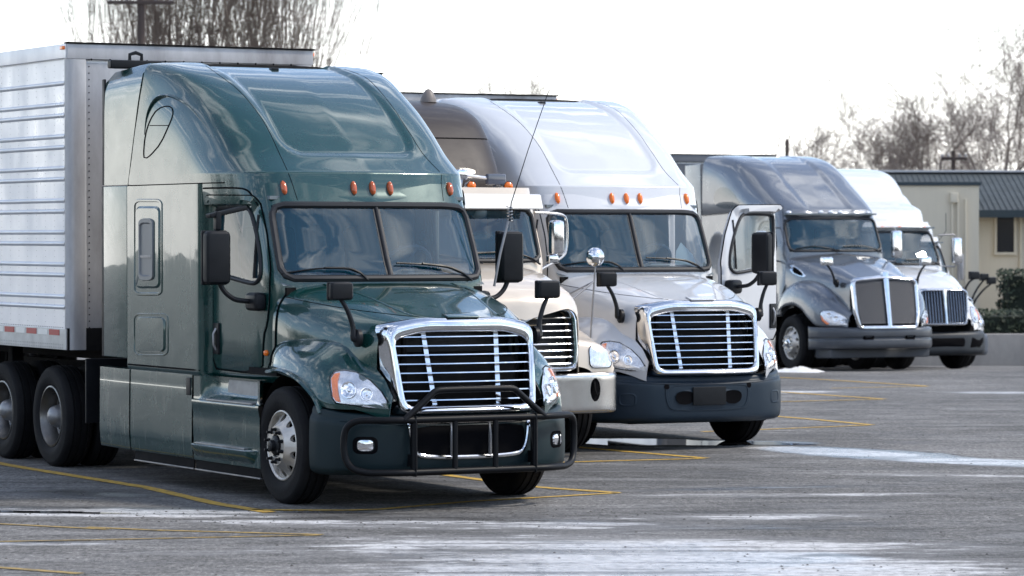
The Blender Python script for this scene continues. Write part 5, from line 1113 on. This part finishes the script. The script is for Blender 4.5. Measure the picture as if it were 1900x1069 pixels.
# ------------------------------------------------------------------ backdrop: retaining wall, hedges, building
M_CONC = mat('weathered_concrete', (.36, .34, .32), .85, var=.7, vscale=1.3, var_col=(.17, .16, .15), bump=.4, bscale=25, stretch=(1, 1, .5))
k = 80
for i in range(9):
    mb = MB(); x0 = 4.0 + i*3.2; mb.add(*box((x0+1.595, k, ground_z(k)+.365), (3.18, .30, .78), .02)); 
    if i == 0: RW = mb.build('wall_panel', M_CONC)
    else: mb.build('wall_panel', M_CONC, RW)
RW.name = 'retaining_wall'; RW['label'] = 'low weathered concrete wall below the hedge at right edge'; RW['category'] = 'wall'
def hedge(x0, x1, y0, y1, z0, z1, label, n=9000):
    T = empty('hedge', ((x0+x1)/2, (y0+y1)/2, z0), label=label, cat='hedge', group='clipped hedges by the building')
    cx, cy = (x0+x1)/2, (y0+y1)/2; V, F = box((0, 0, (z1-z0)/2-.04), (x1-x0-.2, y1-y0-.2, z1-z0-.16), .05); obj('twig_core', V, F, mat('hedge_core', (.012, .018, .012), .9), T)
    V, F = [], []
    for i in range(n):
        f = random.random(); 
        if f < .6: p = (random.uniform(x0, x1), y0+random.uniform(-.04, .1), random.uniform(z0, z1))
        elif f < .9: p = (random.uniform(x0, x1), random.uniform(y0, y1), z1-random.uniform(-.03, .1))
        else: p = (random.choice((x0, x1))+random.uniform(-.05, .05), random.uniform(y0, y1), random.uniform(z0, z1))
        s = random.uniform(.03, .06); u = Vector((random.gauss(0, 1), random.gauss(0, 1), random.gauss(0, 1))).normalized(); w = u.orthogonal().normalized(); b = len(V); p = Vector((p[0]-cx, p[1]-cy, p[2]-z0))
        V += [p-u*s-w*s*.6, p+u*s-w*s*.6, p+u*s+w*s*.6, p-u*s+w*s*.6]; F.append((b, b+1, b+2, b+3))
    obj('foliage', V, F, mat('hedge_leaf', (.022, .036, .018), .7, var=.7, vscale=5, var_col=(.01, .016, .01)), T, smooth=False)
hedge(6.0, 30, 81.2, 82.6, ground_z(82)-.05, .48, 'long low clipped hedge on top of the concrete wall')
hedge(12.25, 30, 84, 85.4, ground_z(85)-.05, 1.42, 'tall dark clipped hedge behind the low one by the beige building', 7000)
# building
M_WALL = mat('beige_siding', (.60, .54, .43), .8, var=.35, vscale=2.5, var_col=(.50, .45, .36), bump=.15, bscale=30, stretch=(6, 1, .4))
M_ROOF = mat('grey_metal_roof', (.055, .066, .070), .65, .0, var=.4, vscale=3, rvar=.1)
M_TRIM = mat('dark_fascia', (.02, .035, .045), .5)
M_RIDGE = mat('ridge_cap', (.42, .43, .45), .5, .3)
HB = empty('building', (17, 92, ground_z(92)), label='long beige building with a grey ribbed metal roof behind the last trucks', cat='building')
gz = ground_z(92)
def bb(name, c, s, m, par=HB, bev=0): 
    V, F = box((c[0]-17, c[1]-92, c[2]-gz), s, bev); return obj(name, V, F, m, par, smooth=bool(bev))
bb('wall', (19.0, 94, (2.95+gz)/2), (22.0, 6.6, 2.95-gz), M_WALL)
bb('annex_wall', (9.6, 89.3, (3.60+gz)/2), (5.0, 3.0, 3.60-gz), M_WALL)
bb('annex_coping', (9.6, 89.3, 3.64), (5.1, 3.1, .09), M_TRIM)
rfV = [(7.9-17, 90.1-92, 2.93-gz), (31-17, 90.1-92, 2.93-gz), (31-17, 94-92, 4.05-gz), (7.9-17, 94-92, 4.05-gz)]; rfV += [(v[0], v[1]*-1+4, v[2]) for v in rfV[:2]] 
obj('roof', rfV + [(v[0], v[1], v[2]-.1) for v in rfV], [(0, 1, 2, 3), (3, 2, 5, 4), (6, 9, 8, 7), (0, 6, 7, 1)], M_ROOF, HB, smooth=False)
RF = [o for o in HB.children if o.name.startswith('roof')][0]
ribm = None
for i in range(150):
    x = 8.0 + i*.153 - 17
    if ribm is None:
        V, F = tube([(0, -1.92, 2.93-gz+.012), (0, 2.0, 4.05-gz+.006)], .013, 5); ribm = obj('roof_rib', V, F, M_ROOF, RF); ribm.location = (x, 0, 0); RIB = ribm
    else:
        o = RIB.copy(); COL.objects.link(o); o.parent = RF; o.location = (x, 0, 0)
bb('ridge_cap', (19.5, 94, 4.08), (23.2, .4, .06), M_RIDGE, RF, .02)
bb('eave_fascia', (21.55, 90.06, 2.88), (19.0, .06, .20), M_TRIM)
bb('eave_end', (12.05, 90.3, 2.98), (.06, .6, .22), M_TRIM)
W = bb('window', (13.20, 90.67, 2.33), (.46, .06, .96), mat('dark_window', (.02, .022, .026), .1, coat=.5))
for c, s in (((13.20, 90.64, 1.82), (.62, .12, .07)), ((12.94, 90.65, 2.33), (.06, .08, 1.0)), ((13.46, 90.65, 2.33), (.06, .08, 1.0)), ((13.20, 90.65, 2.84), (.58, .08, .06))): bb('window_frame', c, s, M_WALL, W)
for x in (13.62, 14.5, 16.0): bb('trim_board', (x, 90.66, 1.0), (.07, .07, 3.6), M_WALL)
bb('junction_box', (11.45, 87.74, 3.28), (.20, .12, .26), M_WALL, HB, .02)
for x in (11.40, 11.55, 11.75): bb('conduit', (x, 87.76, 2.1), (.045, .05, 2.3), M_WALL, HB, .01)

# ------------------------------------------------------------------ bare trees and poles
def segs_mesh(S):
    S = np.array(S); p0, p1, r0, r1 = S[:, 0:3], S[:, 3:6], S[:, 6:7], S[:, 7:8]
    t = p1-p0; t /= np.maximum(np.linalg.norm(t, axis=1, keepdims=True), 1e-9)
    a = np.where(np.abs(t[:, 2:3]) < .9, [[0, 0, 1.]], [[1., 0, 0]]); u = np.cross(t, a); u /= np.linalg.norm(u, axis=1, keepdims=True); w = np.cross(t, u)
    V = []
    for p, r in ((p0, r0), (p1, r1)):
        for k in range(3): V.append(p + r*(math.cos(2.094*k)*u + math.sin(2.094*k)*w))
    n = len(S); V = np.stack(V, 1).reshape(-1, 3); i = np.arange(n)[:, None]*6
    F = np.concatenate([i+np.array([[0, 1, 4, 3]]), i+np.array([[1, 2, 5, 4]]), i+np.array([[2, 0, 3, 5]])])
    return V, F
def bare_tree(x, y, h, label, style='spread', seed=0, m=None, group='bare winter trees', twigr=.022, dens=1.0):
    rs = random.Random(seed); z0 = ground_z(y); T = empty('bare_tree', (x, y, z0), label=label, cat='tree', group=group); trunk, crown = [], []
    up = style == 'upright'
    def grow(p, d, L, r, lv):
        n = (7 if up and lv == 1 else 4) if lv < 2 else 3; tgt = trunk if lv == 0 else crown; pts = [p]
        for i in range(n):
            j = .10 if lv == 0 else (.09 if up else .20)
            d = (d + Vector((rs.gauss(0, j), rs.gauss(0, j), rs.gauss(0, j*.6) + (.16 if up else .07)))).normalized(); q = p + d*(L/n); ra = r*(1-i/n*.6); rb = r*(1-(i+1)/n*.6)
            tgt.append((*p, *q, ra, rb)); p = q; pts.append(p)
            if lv < 4:
                nb = {0: 0 if i < 1 else 3, 1: 3 if up else 2, 2: 3, 3: 0 if up else 3}[lv]
                if rs.random() > dens: nb = max(0, nb-1)
                for b in range(nb):
                    ax = d.orthogonal().normalized(); ax.rotate(Matrix.Rotation(rs.random()*6.283, 3, d)); an = rs.uniform(.18, .42) if up else rs.uniform(.4, .95); nd = d.copy(); nd.rotate(Matrix.Rotation(an, 3, ax))
                    if up and lv >= 2: nd = (nd + Vector((0, 0, .5))).normalized()
                    grow(p, nd, L*rs.uniform(.42, .68)*(1.0 if lv else .9), max(rb*.55, twigr*(.7 if lv == 3 else 1)), lv+1)
        if lv in (1, 2): grow(p, d, L*.6, max(r*.4, twigr), lv+1)
    if up:
        trunk.append((0, 0, 0, 0, 0, h*.16, h*.016, h*.013))
        for k in range(6):
            a = k*1.05+seed; grow(Vector((0, 0, h*(.10+.008*k))), Vector((.055*math.cos(a), .055*math.sin(a), 1)).normalized(), h*rs.uniform(.55, .85), h*.0028, 1)
    else: grow(Vector((0, 0, 0)), Vector((0, 0, 1)), h*.66, h*.017, 0)
    mb_ = m or mat('tree_bark', (.17, .135, .11), .9)
    obj('trunk', *segs_mesh(trunk), mb_, T); obj('crown', *segs_mesh(crown), mb_, T)
    return T
M_BARK2 = mat('tree_bark_pale', (.21, .175, .155), .9)
for i, (px, y, h, s) in enumerate(((250, 118, 13.5, 1), (310, 122, 16.5, 2), (385, 120, 18.0, 3), (445, 124, 17.0, 4), (500, 119, 14.5, 5), (545, 123, 12.0, 6))):
    bare_tree((px-950)/F_PX*y, y, h, ['leftmost slim bare tree above the silver trailer', 'bare tree behind the utility pole above the silver trailer', 'tall bare tree above the middle of the silver trailer roof', 'tall bare tree right of the middle of the trailer group', 'bare tree near the right end of the trailer roof', 'rightmost short bare tree of the group above the trailer'][i], 'upright', s+10, twigr=.0055, dens=.95)
for i, (px, y, h, s) in enumerate(((1850, 150, 11.6, 1), (1722, 152, 10.3, 2), (1588, 156, 9.2, 3), (1660, 170, 8.6, 4), (1505, 165, 7.8, 5), (1780, 172, 8.2, 6), (1905, 160, 10.0, 7), (912, 190, 11.4, 8), (1440, 175, 7.0, 9))):
    bare_tree((px-950)/F_PX*y, y, h, ['tallest spreading bare tree above the building roof at far right', 'upright bare tree above the building ridge, left of the tallest', 'bare tree above the white truck roof', 'low bare tree between two taller ones above the building', 'small faint bare tree above the grey truck roof', 'low bare tree left of the tallest one at far right', 'bare tree cut by the right edge of the picture', 'faint far tree top peeking above the white truck roof', 'lowest bare tree beside the slim dark post'][i], 'spread', s+40, m=M_BARK2, twigr=.010, dens=.58)
# low thicket far behind
S = []
for i in range(1500):
    y = random.uniform(165, 185); x = random.uniform(.058, .20)*y; z = ground_z(y); h = random.uniform(2.0, 4.2)
    p = Vector((x, y, z+random.uniform(0, 1.8))); q = p + Vector((random.gauss(0, .5), random.gauss(0, .3), h*.65)); S.append((*p, *q, .02, .01))
obj('far_thicket', *segs_mesh(S), M_BARK2, kind='stuff', label='far grey thicket of bare brush behind the building', cat='thicket')
def pole(px, y, ztop, arms, label, r=.16):
    x = (px-950)/F_PX*y; T = empty('utility_pole', (x, y, ground_z(y)), label=label, cat='pole', group='utility poles'); h = ztop-ground_z(y); m = mat('pole_wood', (.06, .045, .04), .85)
    obj('post', *tube([(0, 0, 0), (0, 0, h*.5), (0, 0, h)], [r, r*.9, r*.75], 10), m, T)
    for z, w in arms:
        mb = MB(); mb.add(*box((0, -.12, z-ground_z(y)), (w, .10, .12), .01)); a = mb.build('crossarm', m, T)
        for s in (-.45, -.22, .22, .45):
            obj('insulator', *lathe([(.03, 0), (.05, .04), (.03, .1), (0, .12)], 8, c=(s*w, -.12, z-ground_z(y)+.06), axis='z'), mat('insulator_glass', (.2, .2, .22), .3), a)
pole(263, 112, 11.4, [(10.0, 2.2)], 'dark utility pole with a crossarm among the bare trees above the trailer', .17)
pole(1769, 125, 5.45, [(5.15, .95)], 'short utility pole with crossarm above the building ridge', .10)
pole(1460, 95, 5.0, [], 'slim dark post above the grey truck roof', .07)

# leafless woods around the lot: they show only as reflections in paint and glass
S = []
for i in range(5200):
    a = random.uniform(-math.pi*.62, math.pi*.55) - math.pi/2 - .35; d = random.uniform(75, 110); x, y = d*math.cos(a), 20 + d*math.sin(a)
    if y > 60 or (abs(x) < 30 and y > 0): continue
    h = random.uniform(3, 9)*(1.0+.35*math.sin(a*5)); p = Vector((x, y, ground_z(y)-.1)); q = p + Vector((random.gauss(0, .8), random.gauss(0, .8), h)); S.append((*p, *q, random.uniform(.08, .22), .03))
    for k in range(2): S.append((*(p+(q-p)*.4), *(q+Vector((random.gauss(0, 1.3), random.gauss(0, 1.3), random.uniform(-.5, 1)))), .06, .02))
obj('surrounding_woods', *segs_mesh(S), mat('wood_bark', (.06, .052, .046), .9), kind='stuff', label='bare woods around the parking lot', cat='woods')
